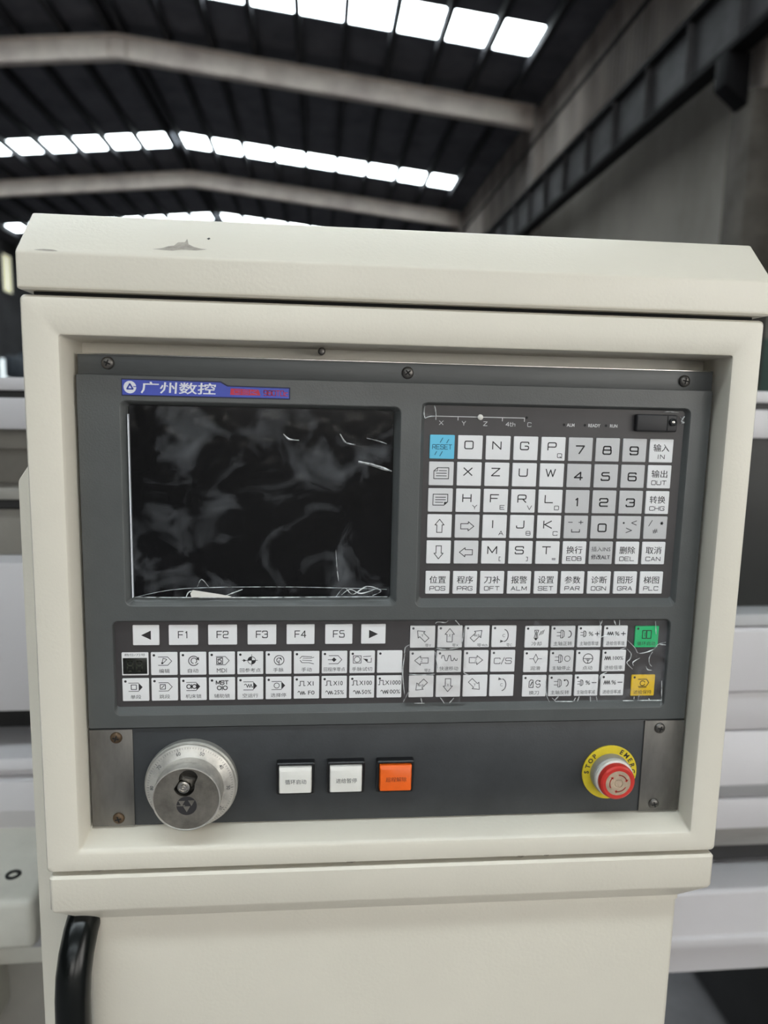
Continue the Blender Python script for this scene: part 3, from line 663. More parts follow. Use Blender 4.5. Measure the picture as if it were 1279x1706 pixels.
grid = [
 [('key_blue', Lreset), (W_, Lbig('O')), (W_, Lbig('N')), (W_, Lbig('G')), (W_, Lbig('P', 'Q')), (G_, Lnum('7')), (G_, Lnum('8')), (G_, Lnum('9')), (W_, Lcn('输入', 'IN'))],
 [('key_mid', Lpage(1)), (W_, Lbig('X')), (W_, Lbig('Z')), (W_, Lbig('U')), (W_, Lbig('W')), (G_, Lnum('4')), (G_, Lnum('5')), (G_, Lnum('6')), (W_, Lcn('输出', 'OUT'))],
 [('key_mid', Lpage(0)), (W_, Lbig('H', 'Y')), (W_, Lbig('F', 'E')), (W_, Lbig('R', 'V')), (W_, Lbig('L', 'D')), (G_, Lnum('1')), (G_, Lnum('2')), (G_, Lnum('3')), (W_, Lcn('转换', 'CHG'))],
 [(W_, Larrow(90)), ('key_mid', Larrow(0)), (W_, Lbig('I', 'A')), (W_, Lbig('J', 'B')), (W_, Lbig('K', 'C')), (G_, Lsym1), (G_, Lnum('0')), (G_, Lsym2), (G_, Lsym3)],
 [(W_, Larrow(270)), ('key_mid', Larrow(180)), (W_, Lbig('M', '[')), (W_, Lbig('S', ']')), (W_, Lbig('T', '=')), (W_, Lcn('换行', 'EOB')), (G_, Lins), (W_, Lcn('删除', 'DEL')), (W_, Lcn('取消', 'CAN'))],
 [(W_, Lcn(a, c)) for a, c in (('位置', 'POS'), ('程序', 'PRG'), ('刀补', 'OFT'), ('报警', 'ALM'), ('设置', 'SET'), ('参数', 'PAR'), ('诊断', 'DGN'), ('图形', 'GRA'), ('梯图', 'PLC'))]]
for z, rw_ in zip(rows, grid):
    for x, (m, lg) in zip(cols, rw_):
        key(x, z, 16.7, 15.9, m, lg, 'ink_blue' if m == 'key_blue' else 'ink', 'blue RESET key' if m == 'key_blue' else None)
# soft keys
for x, wd, t in ((-114.4, 17.2, '<'), (-90, 19.2, 'F1'), (-64.1, 19.2, 'F2'), (-37.9, 19.2, 'F3'), (-11.9, 18.9, 'F4'), (14.1, 18.6, 'F5'), (37.8, 16.8, '>')):
    if t == '<': lg = lambda e: e.fill([(-3.2, 0), (3.2, 3.2), (3.2, -3.2)])
    elif t == '>': lg = lambda e: e.fill([(3.2, 0), (-3.0, 3.0), (-3.0, -3.0)])
    else: lg = (lambda q: lambda e: e.sfont(q, 0, .2, 3.2, 4.6, 1.0, .6))(t)
    key(x, -152.2, wd, 13.9, 'key', lg)
# function keys
def dot(e): e.disc(-6.6, 6.0, .85)
PENT = [(-4.4, 2.9), (1.8, 2.9), (4.4, 0), (1.8, -2.9), (-4.4, -2.9)]
def cn(e, t, wd=None, z=-5.0, h=2.9): e.text(t, 0, z, wd or 3.5*len(t), h, 0, .0)
def icon(kind, t):
    def f(e):
        dot(e); o = 1.9
        P_ = [(x+.6, z+o) for x, z in PENT]
        if kind in ('edit', 'mdi', 'skip', 'zero'): e.stroke(P_, .42)
        if kind in ('single', 'lock', 'dry', 'opt'):
            e.stroke([(-4.6, o+2.9), (2, o+2.9)], .42); e.stroke([(-4.6, o-2.9), (2, o-2.9)], .42); e.fill([(2, o+2.9), (4.6, o), (2, o-2.9)])
        if kind == 'edit': e.stroke([(-1.6, o-2), (-.6, o+2), (1.8, o+1.2), (.2, o-.6), (-1.6, o-2)], .4); e.disc(-1.2, o-1.4, .7)
        if kind == 'auto': e.arc(.4, o, 3.3, 30, 330, .55, 0, 24); e.arc(.6, o+.1, 1.9, -60, 260, .5, 0, 20); e.fill([(3.9, o+2.8), (4.1, o+.2), (2.0, o+1.3)])
        if kind == 'mdi': e.stroke([(-3.4, o-2.2), (-3.4, o+2.2), (.6, o+2.2), (.6, o-2.2)], .5, 0, True); e.arc(-1.4, o-.6, 1.2, 0, 360, .5); e.stroke([(-2.8, o+.8), (0, o+1.7)], .5)
        if kind == 'ref':
            e.arc(1.0, o, 2.6, 0, 360, .4); e.fill([(1, o)]+[(1+2.6*math.cos(math.radians(a)), o+2.6*math.sin(math.radians(a))) for a in range(90, 181, 15)]); e.fill([(1, o)]+[(1+2.6*math.cos(math.radians(a)), o+2.6*math.sin(math.radians(a))) for a in range(270, 361, 15)])
            e.stroke([(1, o+4.2), (1, o-4)], .35); e.stroke([(-5.4, o), (5, o)], .35); e.fill([(-2.4, o), (-4.6, o+1), (-4.6, o-1)])
        if kind == 'mpg': e.arc(.4, o, 3.3, 0, 360, .5, 0, 24); e.arc(.4, o, 1.6, 0, 270, .5); e.stroke([(.4, o), (.4, o-2.8)], .5); e.disc(1.4, o+1.2, .6)
        if kind == 'hand': e.stroke([(-4.6, o+1), (-3.2, o+2.6), (3.6, o+2.2)], .42); e.stroke([(-2.6, o+1.2), (2.6, o+1.1), (5, o+1.9)], .38); e.stroke([(-4.4, o-.2), (-3.2, o-1.9), (1.6, o-2.0), (4.8, o-2.8)], .42); e.stroke([(-3, o-.2), (3.6, o-.6)], .38)
        if kind == 'zero': e.stroke([(-4.4, o), (-1.6, o)], .5); e.fill([(-2, o), (-.4, o+1.6), (1.4, o), (-.4, o-1.6)])
        if kind == 'trial':
            e.stroke([(-6.2, o-2.6), (-6.2, o+2.6), (-.8, o+2.6), (-.8, o-2.6)], .42, 0, True); e.arc(-3.5, o, 2, 0, 360, .42); e.stroke([(.8, o+2), (6, o+2.4)], .4); e.stroke([(.8, o+.4), (3.6, o), (3.6, o-2), (6.2, o-2), (6.2, o+1)], .42); e.fill([(.8, o+.4), (3.6, o+.2), (3.2, o-1.8)])
        if kind == 'single': e.stroke([(-2.9, o-1.6), (-2.9, o+1.6), (.5, o+1.6), (.5, o-1.6)], .5, 0, True)
        if kind == 'skip': e.stroke([(-2.9, o-1.6), (-2.9, o+1.6), (.5, o+1.6), (.5, o-1.6)], .5, 0, True); e.stroke([(-2, o-.8), (-.3, o+.9)], .5)
        if kind == 'lock': e.arc(-3, o, 1.4, 0, 360, .6); e.arc(.7, o, 1.4, 0, 360, .6); e.stroke([(-1.2, o-1.6), (-1.2, o+1.6)], .5)
        if kind == 'dry': e.stroke([(-4, o+.6), (-3.4, o+1.3), (-2.6, o+.9), (-1.9, o-1.1), (-1.1, o+1.2), (-.3, o-1.2), (.5, o+1.2), (1.2, o-1.1), (1.7, o-.6)], .45)
        if kind == 'opt': e.arc(-1.2, o, 1.8, 0, 360, .45)
        if kind == 'mst': e.sfont('MST', .2, 4.5, 2.2, 2.5, .6, .6); e.arc(-1.8, .7, 1.35, 0, 360, .6); e.arc(2.2, .7, 1.35, 0, 360, .6); e.stroke([(.2, -1), (.2, 2.4)], .5)
        cn(e, t, {'MDI': 6.6, '回程序零点': 14.6}.get(t))
    return f
def Lstep(a, c):
    def f(e):
        dot(e); n_ = len(a)
        e.stroke([(-6.8+.8*(4-n_), 1.5), (-5.8+.8*(4-n_), 1.5), (-5.8+.8*(4-n_), 4.6), (-3.4+.8*(4-n_), 4.6), (-3.4+.8*(4-n_), 1.5), (-2.4+.8*(4-n_), 1.5)], .5)
        e.text(a, 2.6, 3.0, 2.2*n_, 3.2, 0, .01)
        e.stroke([(-5.8, -3.4), (-5.2, -2.4), (-4.4, -3), (-3.8, -5), (-3, -2.6), (-2.4, -5), (-1.8, -2.6), (-1.2, -4.8), (-.6, -4.2)], .45)
        e.text(c, 3.4, -3.6, 2.2*len(c), 3.0, 0, .006)
    return f
fx = [-122.0+19.06*i for i in range(10)]
def Ltool(e): e.text('档位/刀号', 0, 6.4, 13.6, 1.9)
lk = key(fx[0], -172.2, 17.4, 15.9, 'key', Ltool, 'ink_grey')
lw_ = MB().box(fx[0]-7.9, fx[0]+7.9, DP-.45, DP, -172.2-6.9, -172.2+4.3, .1).build('led_window', 'led', lk)
e = MB()
for cx_ in (-3, 3): e.sfont('8', fx[0]+cx_-.2, -173.5, 3.6, 7, 0, .8, DP-.5)
e.build('led_digits', 'ledseg', lk, None) if False else None
e2 = MB(); e2.v = e.v; e2.f = e.f; link_digits = e2.build('led_digits', 'ledseg', lk, None)
for x, (kd, t) in zip(fx[1:], (('edit', '编辑'), ('auto', '自动'), ('mdi', 'MDI'), ('ref', '回参考点'), ('mpg', '手脉'), ('hand', '手动'), ('zero', '回程序零点'), ('trial', '手脉试切'))):
    lg = icon(kd, t)
    if kd == 'zero':
        lg = (lambda g: lambda e: g(e))(lg)
    key(x, -172.2, 17.4, 15.9, 'key', lg)
key(fx[9], -172.2, 17.4, 15.9, 'key', dot)
for x, (kd, t) in zip(fx[:6], (('single', '单段'), ('skip', '跳段'), ('lock', '机床锁'), ('mst', '辅助锁'), ('dry', '空运行'), ('opt', '选择停'))):
    key(x, -190.3, 17.4, 15.9, 'key', icon(kd, t))
for x, (a, c) in zip(fx[6:], (('X1', 'F0'), ('X10', '25%'), ('X100', '50%'), ('X1000', '100%'))): key(x, -190.2, 17.4, 15.9, 'key', Lstep(a, c))
# axis keys
AX = [72.0, 91.1, 110.2, 129.3]; AZ = [-154.4, -172.4, -190.4]
def Lax(a, t, tag_, dotted=True, s=1.0):
    def f(e):
        if dotted: dot(e)
        e.stroke(rot(ARW, a, s, -.2, .9), .5, 0, True)
        if t: e.text(t, -.2, .9, 1.6*len(t), 2.0)
        if tag_: e.text(tag_, 4.0, -6.2, 1.6*len(tag_)+1.2, 2.2)
    return f
def Lrot(up, tag_):
    def f(e):
        if tag_: dot(e)
        e.arc(-.2, .6, 3.2, -80, 80, .6, 0, 18, 4.4); zz = -3.7 if up else 4.9; e.fill([(-2.4, zz+1.2), (-2.6, zz-.9), (.1, zz+.2 if up else zz-.2)]); e.text('C', -.2, .6, 1.8, 2.2)
        if tag_: e.text(tag_, 4.0, -6.2, 4.0, 2.2)
    return f
def Lrapid(e): dot(e); e.stroke([(-5.4, 2.4), (-5, 4.4), (-3.8, 4.6), (-2.6, .6), (-1.4, .6), (-.4, 4.4), (.8, 4.4), (1.6, .6), (2.8, .6), (3.6, 2.6), (4.6, .8), (5.4, .8), (5.8, 2.2)], .5); cn(e, '快速移动', 13.2)
def Lcs(e): dot(e); e.sfont('C/S', 0, .2, 4.2, 4.0, .9, .5)
ax = [[Lax(135, 'Y', '零Y'), Lax(90, 'X', '零X'), Lax(45, '4th', '零4th'), Lrot(1, '零C')], [Lax(180, 'Z', '零Z'), Lrapid, Lax(0, 'Z', ''), Lcs], [Lax(225, '4th', '', 0), Lax(270, 'X', '', 0), Lax(315, 'Y', '', 0), Lrot(0, '')]]
for z, r_w in zip(AZ, ax):
    for x, lg in zip(AX, r_w): key(x, z, 17.4, 15.7, 'key', lg, 'ink_grey')
# machine function keys
BX = [152.9, 171.8, 190.9, 210.0]; BZ = [-154.9, -172.9, -191.0]
def chuck(e, ox, oz, s=1.0):
    for q in (1.3, -1.3): e.stroke([(ox-3.4*s, oz+q*s), (ox-.6*s, oz+q*s)], .42)
    e.stroke([(ox-.6*s, oz-2.8*s), (ox-.6*s, oz+2.8*s), (ox+.8*s, oz+2.8*s), (ox+1.9*s, oz+1.6*s), (ox+1.9*s, oz-1.6*s), (ox+.8*s, oz-2.8*s)], .45, 0, True); e.stroke([(ox+.7*s, oz-2.8*s), (ox+.7*s, oz+2.8*s)], .4)
def wave(e, ox, oz): e.stroke([(ox-2.3+i*.75, oz+(1.3 if i % 2 else -1.3)) for i in range(7)], .6)
def fk(kind, t):
    def f(e):
        dot(e)
        if kind == 'cool': e.stroke([(-1.8, 4.8), (1, 4.8), (.2, 2.2), (.6, -1), (-2, -1), (-1.2, 2.2)], .5, 0, True); e.stroke([(-.5, 4), (-.5, -1)], .6); [e.stroke([(1.6+i*1.2, 1.2+i*.4), (2.8+i*1.1, 4+i*.5)], .45) for i in range(3)]; e.disc(-.7, -1.6, .9)
        if kind == 'lube': e.stroke([(0, 5.4), (1.6, 2), (0, -1.2), (-1.6, 2)], .42, 0, True); e.stroke([(-4.4, 2), (-1.6, 2)], .42); e.stroke([(1.6, 2), (4.4, 2)], .42)
        if kind == 'tool': e.stroke([(-3.8, -1), (-3.8, 3.2), (-2.6, 4.6), (-1, 4.2), (-.8, -1)], .55, 0, True); e.stroke([(-2.8, .2), (-1.6, 3)], .7); e.arc(2.4, 2.6, 1.5, 60, 320, .5); e.arc(2.8, .4, 1.5, 200, 420, .5); e.disc(3.8, 3.6, .6)
        if kind == 'cw': chuck(e, -1.2, 1.9); e.arc(4, 1.9, 1.8, -100, 90, .6, 0, 12, 2.4)
        if kind == 'ccw': chuck(e, -1.2, 1.9); e.arc(4, 1.9, 1.8, -80, 110, .6, 0, 12, 2.4); e.disc(3, 4, .7)
        if kind == 'stop': chuck(e, -1.6, 1.9); e.arc(4, 1.9, 2.0, 0, 360, .42)
        if kind == 'jog': e.arc(0, 1.8, 3.5, 0, 360, .55, 0, 26); e.stroke([(-3.5, 1.8), (3.5, 1.8)], .5); e.stroke([(0, 1.8), (0, -1.7)], .5); e.arc(0, 1.6, 1.2, 180, 360, .4)
        if kind in ('s+', 's-'): chuck(e, -4, 2, .75); e.sfont('%', 1.0, 2, 2.8, 2.6, 0, .42); e.sfont(kind[1], 5.6, 2, 3.2, 3.4, 0, .6)
        if kind in ('f+', 'f-'): wave(e, -3.9, 2); e.sfont('%', 1.0, 2, 2.8, 2.6, 0, .42); e.sfont(kind[1], 5.6, 2, 3.2, 3.4, 0, .6)
        if kind == 'f1': wave(e, -4.6, 2); e.text('100%', 3.0, 2, 7.6, 2.7, 0, .012)
        if kind == 'start': e.stroke([(-3.2, -1.2), (-3.2, 4.6), (3.2, 4.6), (3.2, -1.2)], .6, 0, True); e.stroke([(-.2, -.6), (-.2, 4)], .9); e.stroke([(-1.4, 3.2), (-1.4, .4)], .4)
        if kind == 'hold': e.stroke([(-3.8, 4.6), (2.4, 4.6), (4.2, 2), (2.4, -.8), (-3.4, -.8)], .55); e.arc(-.4, 1.6, 1.8, 20, 340, .55); e.stroke([(-3, -1.6), (2.6, -1.6)], .45)
        cn(e, t, min(3.6*len(t), 13.4), -5.0, 3.0)
    return f
fk_t = [[('cool', '冷却'), ('cw', '主轴正转'), ('s+', '主轴倍率增'), ('f+', '进给倍率增')], [('lube', '润滑'), ('stop', '主轴停止'), ('jog', '点动'), ('f1', '进给倍率')], [('tool', '换刀'), ('ccw', '主轴反转'), ('s-', '主轴倍率减'), ('f-', '进给倍率减')]]
for z, rw_ in zip(BZ, fk_t):
    for i, (x, (kd, t)) in enumerate(zip(BX, rw_)): key(x, z, 17.2, 15.7, 'key_mid' if i == 1 else 'key', fk(kd, t))
key(232.9, -155.3, 17.4, 15.7, 'key_green', fk('start', '循环启动'), 'ink', 'green cycle start key')
key(232.9, -191.5, 17.4, 15.7, 'key_yellow', fk('hold', '进给保持'), 'ink', 'yellow feed hold key')

# ================================================================== BUTTON PANEL BELOW
bp_ = thing('button_panel', 'dark grey strip panel below the keys with bare metal end plates', 'panel', (56, DP, -288))
MB().box(-153.4, 266.2, 471.8, 475.2, -288.2, -217.4, .5).build('plate', 'plate', bp_)
for x0, x1 in ((-153.0, -124.6), (236, 265.9)):
    p = MB().box(x0, x1, 470.9, 471.8, -287.9, -217.8, .25).build('end_plate', 'steel', bp_); p['label'] = 'scuffed bare metal end plate'
    for i, z in enumerate((-223.4, -282)): screw(p, -135.3 if x0 < 0 else 247.2, 470.9, z, 'rust' if x0 < 0 else 'screw', .3+i)
# handwheel
HX, HZ = -85.4, -256.6
hw = thing('handwheel', 'worn metal graduated handwheel at the left of the button panel', 'handwheel', (HX, 471.8, HZ))
MB().lathe(HX, HZ, [(31.2, 471.8), (31.4, 469.5), (31.2, 467.2), (30.6, 466.6), (29.8, 466.4)], 64).build('base_ring', 'collar', hw)
MB().lathe(HX, HZ, [(30.0, 467), (30.1, 465), (29.7, 464.3), (29.0, 463.9), (23.4, 462.6), (22.6, 461.8), (22.4, 455)], 64).build('dial', 'alu', hw)
e = MB()
def dialp(r, a):                                       # point on the conical dial face; a clockwise from the top
    d = 463.9-(29.0-r)/(29.0-23.4)*1.3-.12
    return (HX+r*math.sin(a), d, HZ+r*math.cos(a))
def dquad(r0, r1, a, wd):
    w0, w1 = wd/2/r0, wd/2/r1
    e.add([dialp(r0, a-w0), dialp(r0, a+w0), dialp(r1, a+w1), dialp(r1, a-w1)], [(0, 1, 2, 3)])
for i in range(100):
    a = 2*math.pi*i/100+math.radians(19)
    dquad(27.6 if i % 10 else 27.0, 28.8, a, .2 if i % 10 else .35)
for j in range(10):
    a0 = math.radians(19)-2*math.pi*(j-5)/10
    v, f, bb = text_geo('%d' % (j*10), .01)
    sx = 2.3/(bb[3]-bb[2])
    e.add([dialp(24.3+(y-bb[2])*sx*1.05, a0+(x-(bb[0]+bb[1])/2)*sx/25) for x, y in v], f)
e.build('graduations', 'ink_grey', hw, None)
nD = 64; WF = 448.6
circ = [(HX+21.2*math.cos(2*math.pi*i/nD), HZ+21.2*math.sin(2*math.pi*i/nD)) for i in range(nD)]
def slot_loop(r0, r1):
    P = []
    base = (HX-1.2, HZ+8.8); top = (HX+1.6, HZ+14.2)
    for i in range(13): a = math.radians(180+180*i/12+12); P.append((base[0]+r0*math.cos(a), base[1]+r0*math.sin(a)))
    for i in range(13): a = math.radians(0+180*i/12+12); P.append((top[0]+r1*math.cos(a), top[1]+r1*math.sin(a)))
    return P
sl = slot_loop(6.8, 6.2)
curve_plate(circ, [sl], WF, WF+1.6).build('wheel_face', 'aludark', hw, 30)
b = MB(); b.loft([[(x, WF, z) for x, z in sl], [(x, WF+5, z) for x, z in sl]], False, True); b.build('pocket', 'pocket', hw)
MB().lathe(HX, HZ, [(21.2, WF+.05), (21.6, WF-.6), (22.1, WF-.5), (22.4, WF+.3), (22.4, WF+3), (22.2, WF+8)], 64).build('wheel_rim', 'alu', hw)
MB().lathe(HX-1.2, HZ+9.2, [(4.2, WF+4), (4.2, WF-1.2), (3.9, WF-1.9), (3.2, WF-2.1), (3.0, WF-1.2), (2.1, WF-1.2), (1.9, WF-2.2), (1.0, WF-2.4), (.9, WF-1.6), (.05, WF-1.6)], 28).build('crank_knob', 'chrome', hw)
b = MB(); b.tube([(HX-.6, WF+6.2, HZ+9), (HX+1.2, WF+6.0, HZ+14.4)], [5.6, 5.9], 22); b.build('crank_arm', 'aludark', hw)
ec = (HX+.2, HZ-4.6); e = MB(); e.disc(ec[0], ec[1], 6.6, WF-.08, 36); e.build('emblem', 'ink', hw, None)
e = MB()
for cx_, cz_, s_ in ((-3.2, 1.8, 2.2), (3.1, 2.0, 2.2), (0, -2.2, 2.3)): e.fill([(ec[0]+cx_-s_, ec[1]+cz_+s_*.8), (ec[0]+cx_+s_, ec[1]+cz_+s_*.8), (ec[0]+cx_, ec[1]+cz_-s_*1.0)], WF-.16)
e.stroke([(ec[0]-6.2, ec[1]+.2), (ec[0]-1.2, ec[1]+.2)], .6, WF-.16)
e.build('emblem_mark', 'aludark', hw, None)
# square push buttons
def push(x, m, txt, ink, label, cat='button'):
    t = thing('push_button', label, cat, (x, 471.8, -253.6), 'square push buttons')
    b = MB(); b.loft([rrect(x-13.2, x+13.2, -253.6-11.6, -253.6+11.6, 1.2, 471.8), rrect(x-13.2, x+13.2, -253.6-11.6, -253.6+11.6, 1.2, 466.5), rrect(x-12.6, x+12.6, -264.6, -242.6, 1, 465.9), rrect(x-11.7, x+11.7, -263.6, -243.6, .8, 465.9), rrect(x-11.7, x+11.7, -263.6, -243.6, .8, 469)], False, True)
    b.build('housing', 'black', t)
    b = MB(); b.loft([rrect(x-11.2, x+11.2, -263.0, -244.2, .8, 469), rrect(x-11.2, x+11.2, -263.0, -244.2, .8, 464.2), rrect(x-10.6, x+10.6, -262.2, -246.4, .8, 462.7)], False, True)
    c = b.build('button_cap', m, t)
    e = MB(); e.text(txt, x+.3, -254.0, 14.5, 3.5, 462.6); e.build('lettering', ink, c, None)
push(-14.6, 'whitep', '循环启动', 'ink_grey', 'white square push button next to the handwheel')
push(20.2, 'whitep', '进给暂停', 'ink_grey', 'white square push button beside the orange one')
push(54.8, 'orange', '超程解除', 'ink_orange', 'orange square push button, rightmost of the three')
# emergency stop
EX, EZ = 211.9, -256.8
es = thing('emergency_stop', 'red emergency stop button on a yellow ring', 'emergency stop', (EX, 471.8, EZ))
MB().lathe(EX, EZ, [(20.4, 471.8), (20.4, 470.9), (20.0, 470.6), (11, 470.6)], 56).build('yellow_ring', 'yellow', es)
e = MB()
def around(txt, a0, step):
    for i, ch in enumerate(txt):
        a = math.radians(a0+i*step); ca, sa = math.cos(a), math.sin(a)
        v, f, bb = text_geo(ch, .03); s_ = 3.6/(bb[3]-bb[2])
        pts = []
        for x, y in v:
            lx, ly = (x-(bb[0]+bb[1])/2)*s_, 15.6+(y-bb[2])*s_
            pts.append((EX+lx*ca+ly*sa, 470.5, EZ-lx*sa+ly*ca))
        e.add(pts, f)
around('EMERGENCY', 28, 15); around('STOP', 272, 15)
e.build('ring_lettering', 'ink', es, None)
MB().lathe(EX, EZ, [(14.6, 470.7), (14.6, 464.5), (14.2, 463.8), (13.8, 463.6)], 48).build('collar', 'collar', es)
MB().lathe(EX, EZ, [(13.9, 464), (13.9, 461.2), (13.4, 460.6), (12.6, 460.5)], 48).build('collar_lip', 'whitep', es)
MB().lathe(EX, EZ, [(12.7, 461), (12.9, 458), (12.5, 456.2), (11.2, 455.3), (9.0, 455.4)], 48).build('button_head', 'red', es)
MB().lathe(EX, EZ, [(9.1, 455.8), (9.0, 455.2), (3.4, 454.9), (3.2, 455.3), (2.6, 455.3), (2.3, 454.8), (.05, 454.7)], 40).build('head_label', 'beige', es)
e = MB()
for k in range(3):
    a0 = 90+k*120
    pts = [(EX+6.2*math.cos(math.radians(a0-i*6)), EZ+6.2*math.sin(math.radians(a0-i*6))) for i in range(13)]
    e.stroke(pts, .7, 454.95); c_ = pts[-1]; a = math.radians(a0-72-10)
    e.fill([(EX+6.2*math.cos(a), EZ+6.2*math.sin(a)), (EX+7.6*math.cos(a+.25), EZ+7.6*math.sin(a+.25)), (EX+4.8*math.cos(a+.25), EZ+4.8*math.sin(a+.25))], 454.95)
e.build('turn_arrows', 'red', es, None)

# ================================================================== CLEAR PROTECTIVE FILM
def ribbon(b, pts, d, wd, lift=.35):
    P = [Vector((x, z)) for x, z in pts]; L = []
    # smooth the polyline
    Q = []
    for i in range(len(P)-1):
        p0 = P[max(i-1, 0)]; p1 = P[i]; p2 = P[i+1]; p3 = P[min(i+2, len(P)-1)]
        for k in range(5):
            t = k/5; Q.append(.5*((2*p1)+(p2-p0)*t+(2*p0-5*p1+4*p2-p3)*t*t+(3*p1-p0-3*p2+p3)*t**3))
    Q.append(P[-1]); n_ = len(Q)
    for i, q in enumerate(Q):
        t = (Q[min(i+1, n_-1)]-Q[max(i-1, 0)]); t = t.normalized() if t.length > 0 else Vector((1, 0)); nn = Vector((-t.y, t.x))
        h = wd/2*(.35+.65*math.sin(math.pi*(i+.5)/n_))*(.75+.5*random.random())
        L.append([(q.x+nn.x*h, d, q.y+nn.y*h), (q.x, d-lift, q.y), (q.x-nn.x*h, d, q.y-nn.y*h)])
    b.loft(L, closed=False)
def sheet(x0, x1, z0, z1, d, amp, sc, nx, nz, seed, ridged=False, edge=.3):
    v = []
    for j in range(nz+1):
        for i in range(nx+1):
            x = x0+(x1-x0)*i/nx; z = z0+(z1-z0)*j/nz
            q = noise.noise(Vector((x/sc, z/sc, seed)))+.5*noise.noise(Vector((x/sc*2.1, z/sc*2.1, seed+9)))
            if ridged: q = 1-2*abs(q)
            v.append((x, d-amp*q, z))
    return MB().add(v, [(j*(nx+1)+i, j*(nx+1)+i+1, (j+1)*(nx+1)+i+1, (j+1)*(nx+1)+i) for j in range(nz) for i in range(nx)])
sf = thing('screen_film', 'wrinkled clear protective film over the dark screen', 'film', (-37, 475.5, -127))
sheet(-122.2, 48.4, -126.8, -.4, 475.3, .42, 11, 100, 76, 3.3).build('film_sheet', 'film', sf, 180)
e = MB()
for i, l in enumerate([[(-121.5, -126.6), (-88.0, -120.6), (-16.9, -119.6), (46.4, -121.2)], [(-88.1, -126.6), (-86.2, -123.1), (-82.5, -122.2)], [(-62.1, -125.6), (-50.8, -121.2)], [(11.8, -126.4), (17.4, -120.2), (23.3, -124.6), (32.8, -119.2), (42.5, -122.2), (36.8, -125.6)], [(11.3, -93.8), (12.4, -107.4), (13.5, -115.3)], [(-80.6, -119.3), (-77.8, -114.4), (-73.2, -119.3)], [(15.6, -125.1), (21.3, -121.2), (29.0, -124.1), (40.5, -120.2)], [(-121, -126.6), (-60, -126.9), (0, -126.6), (47, -126.4)]]):
    ribbon(e, l, 474.2, .45 if i in (0, 4, 5) else .8, .5)
for l, wd in (([(-23.9, -16.8), (-20.2, -20.1), (-13.7, -20.7)], 1.0), ([(13.1, -16.1), (16.9, -21.6), (23.4, -23.0)], 1.3), ([(25.5, -34.1), (35.0, -36.2), (48.0, -40.2)], 2.0), ([(30.8, -18.5), (38.4, -20.2), (44.1, -22.0)], .8)):  # extra white folds put in as the bright glints on the film
    ribbon(e, l, 474.2, wd, .7)
e.build('film_crease', 'crease', sf)['kind'] = 'stuff'
e = MB(); e.add([(x, 473.8, z) for x, z in [(-84.5, -126.6), (-85.2, -124), (-83.6, -121.6), (-76, -122.8), (-66, -124.4), (-58, -126.0), (-60, -126.8)]], [tuple(range(7))]); e.build('torn_flap', 'whitep', sf, None)
kf = thing('keypad_film', 'crumpled clear film left over the lower right keys', 'film', (170, 471, -203))
sheet(59.5, 103, -202.6, -142.8, 471.0, .5, 9, 34, 44, 5.1, True).build('film_sheet', 'film2', kf, 180)
sheet(150, 248, -202.6, -143, 471.0, .5, 11, 70, 44, 8.4, True).build('film_sheet', 'film2', kf, 180)
e = MB()
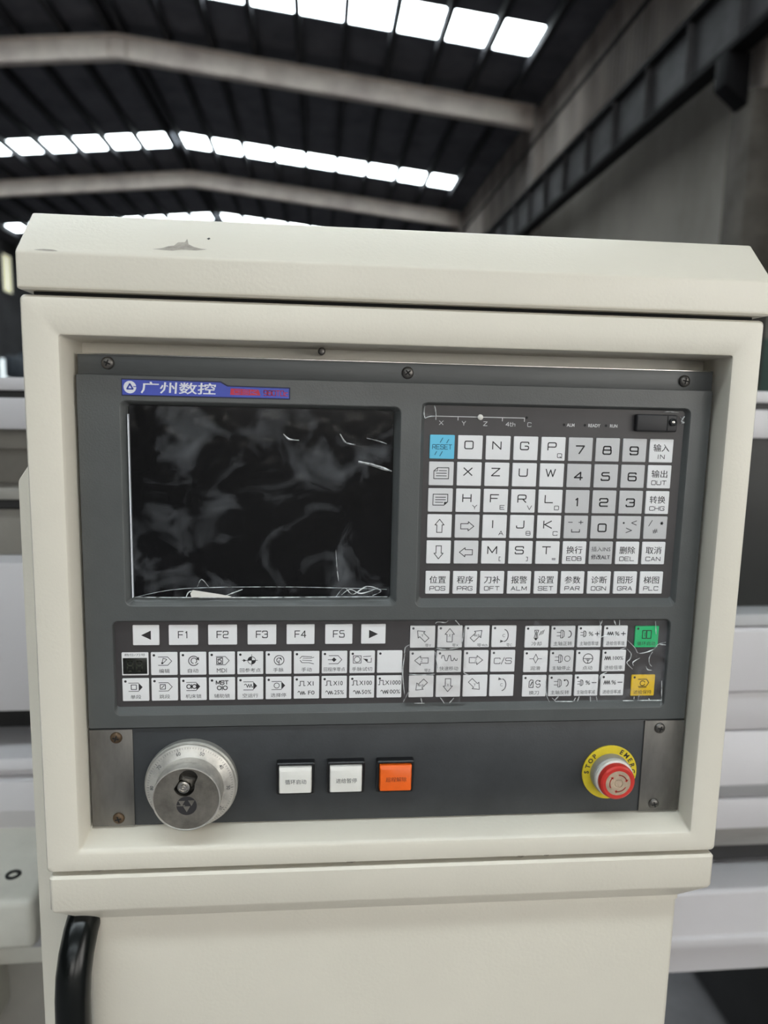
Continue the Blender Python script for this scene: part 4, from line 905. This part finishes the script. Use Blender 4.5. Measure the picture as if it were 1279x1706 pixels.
for l in [[(80.4, -144.6), (82.1, -143.5), (87.5, -143.9), (89.6, -141.9)], [(94.0, -142.2), (97.4, -145.8)], [(100.7, -146.9), (100.2, -153.6), (99.3, -158.8)], [(63.2, -159.6), (60.1, -161.5), (59.5, -165.9)], [(59.3, -201.8), (62.4, -195.1), (63.8, -192.8)], [(85.4, -198.0), (88.5, -202.3)], [(95.3, -198.6), (92.2, -202.3)], [(81.0, -164.6), (82.0, -170.5), (83.3, -178.0)], [(101.2, -178.2), (102.0, -180.5), (105.7, -182.0)], [(71.9, -198.2), (72.8, -201.7)], [(67.3, -202.1), (74.6, -202.2)], [(81.7, -162.4), (88.2, -163.1), (97.3, -162.1)], [(59.8, -166), (58.6, -180), (60.4, -196)], [(62, -180.8), (72, -181.6), (81, -181)],
  [(196.9, -142.6), (197.9, -146.6), (197.7, -155.5)], [(199.1, -142.6), (198.0, -145.7)], [(207.5, -142.7), (209.1, -146.2)], [(211.5, -142.4), (211.8, -146.7)], [(217.9, -157.0), (224.2, -162.9), (226.8, -166.9), (232.6, -166.5), (238.7, -163.9), (241.2, -160.7), (246.9, -159.0)], [(242.5, -160.7), (247.1, -161.1)], [(237.5, -166.1), (235.6, -170.2), (235.9, -174.7), (237.9, -177.0)], [(218.4, -163.7), (221.8, -167.4), (221.2, -171.4), (219.2, -174.1), (223.6, -178.7)], [(213.5, -164.1), (217.9, -162.8)], [(224.3, -176.4), (223.7, -173.7), (228.4, -170.6)], [(233.4, -176.5), (234.9, -179.3), (238.1, -179.8)], [(160.6, -186.6), (161.6, -196.6), (164.2, -202.5)], [(165.8, -199.4), (169.1, -202.6)], [(170.6, -198.5), (168.1, -201.2)], [(182.0, -202.4), (183.2, -199.6)], [(184.7, -202.4), (185.8, -198.7)], [(193.9, -198.8), (194.4, -202.6)], [(198.4, -198.9), (199.3, -202.6)], [(226.5, -199.3), (226.3, -202.6)], [(230.4, -197.5), (229.7, -200.3), (230.0, -202.6)], [(237.5, -200.8), (238.0, -202.7)], [(246.1, -187.6), (247.2, -202.6)], [(218.2, -202.4), (226.4, -202.5)], [(198.6, -155.1), (203.9, -153.8), (211.1, -154.7)], [(168.6, -202.2), (181.2, -202.5)], [(229.1, -202.4), (247.2, -202.6)], [(199.9, -187.1), (200.5, -183.4), (204.8, -180.8)], [(237.9, -143.4), (239.2, -153.1)]]:
    ribbon(e, l, 471.2, .75, .4)
e.build('film_crease', 'crease', kf)['kind'] = 'stuff'
cf = thing('film_scrap', 'small clear film scraps stuck in the top corners of the letter keypad', 'film', (70, 472, 0))
e = MB()
for l in ([(68.6, 3.9), (68.0, -1), (68.9, -4.6)], [(68.9, -4.6), (72, -3.4), (76.3, -3.0)], [(76.3, -3), (75.6, 1.5), (74.8, 3.9)], [(244.0, .4), (246, -1), (247.4, .6), (245.4, -2.8), (247.6, -3.6), (245, -4.6)], [(243, 3.0), (236, 3.4), (232, 2.9)]): ribbon(e, l, 471.6, .8, .5)
e.build('film_crease', 'crease', cf)['kind'] = 'stuff'
sheet(69, 76, -4, 3.6, 471.8, .3, 4, 10, 10, 2.0).build('film_sheet', 'film2', cf, 180)
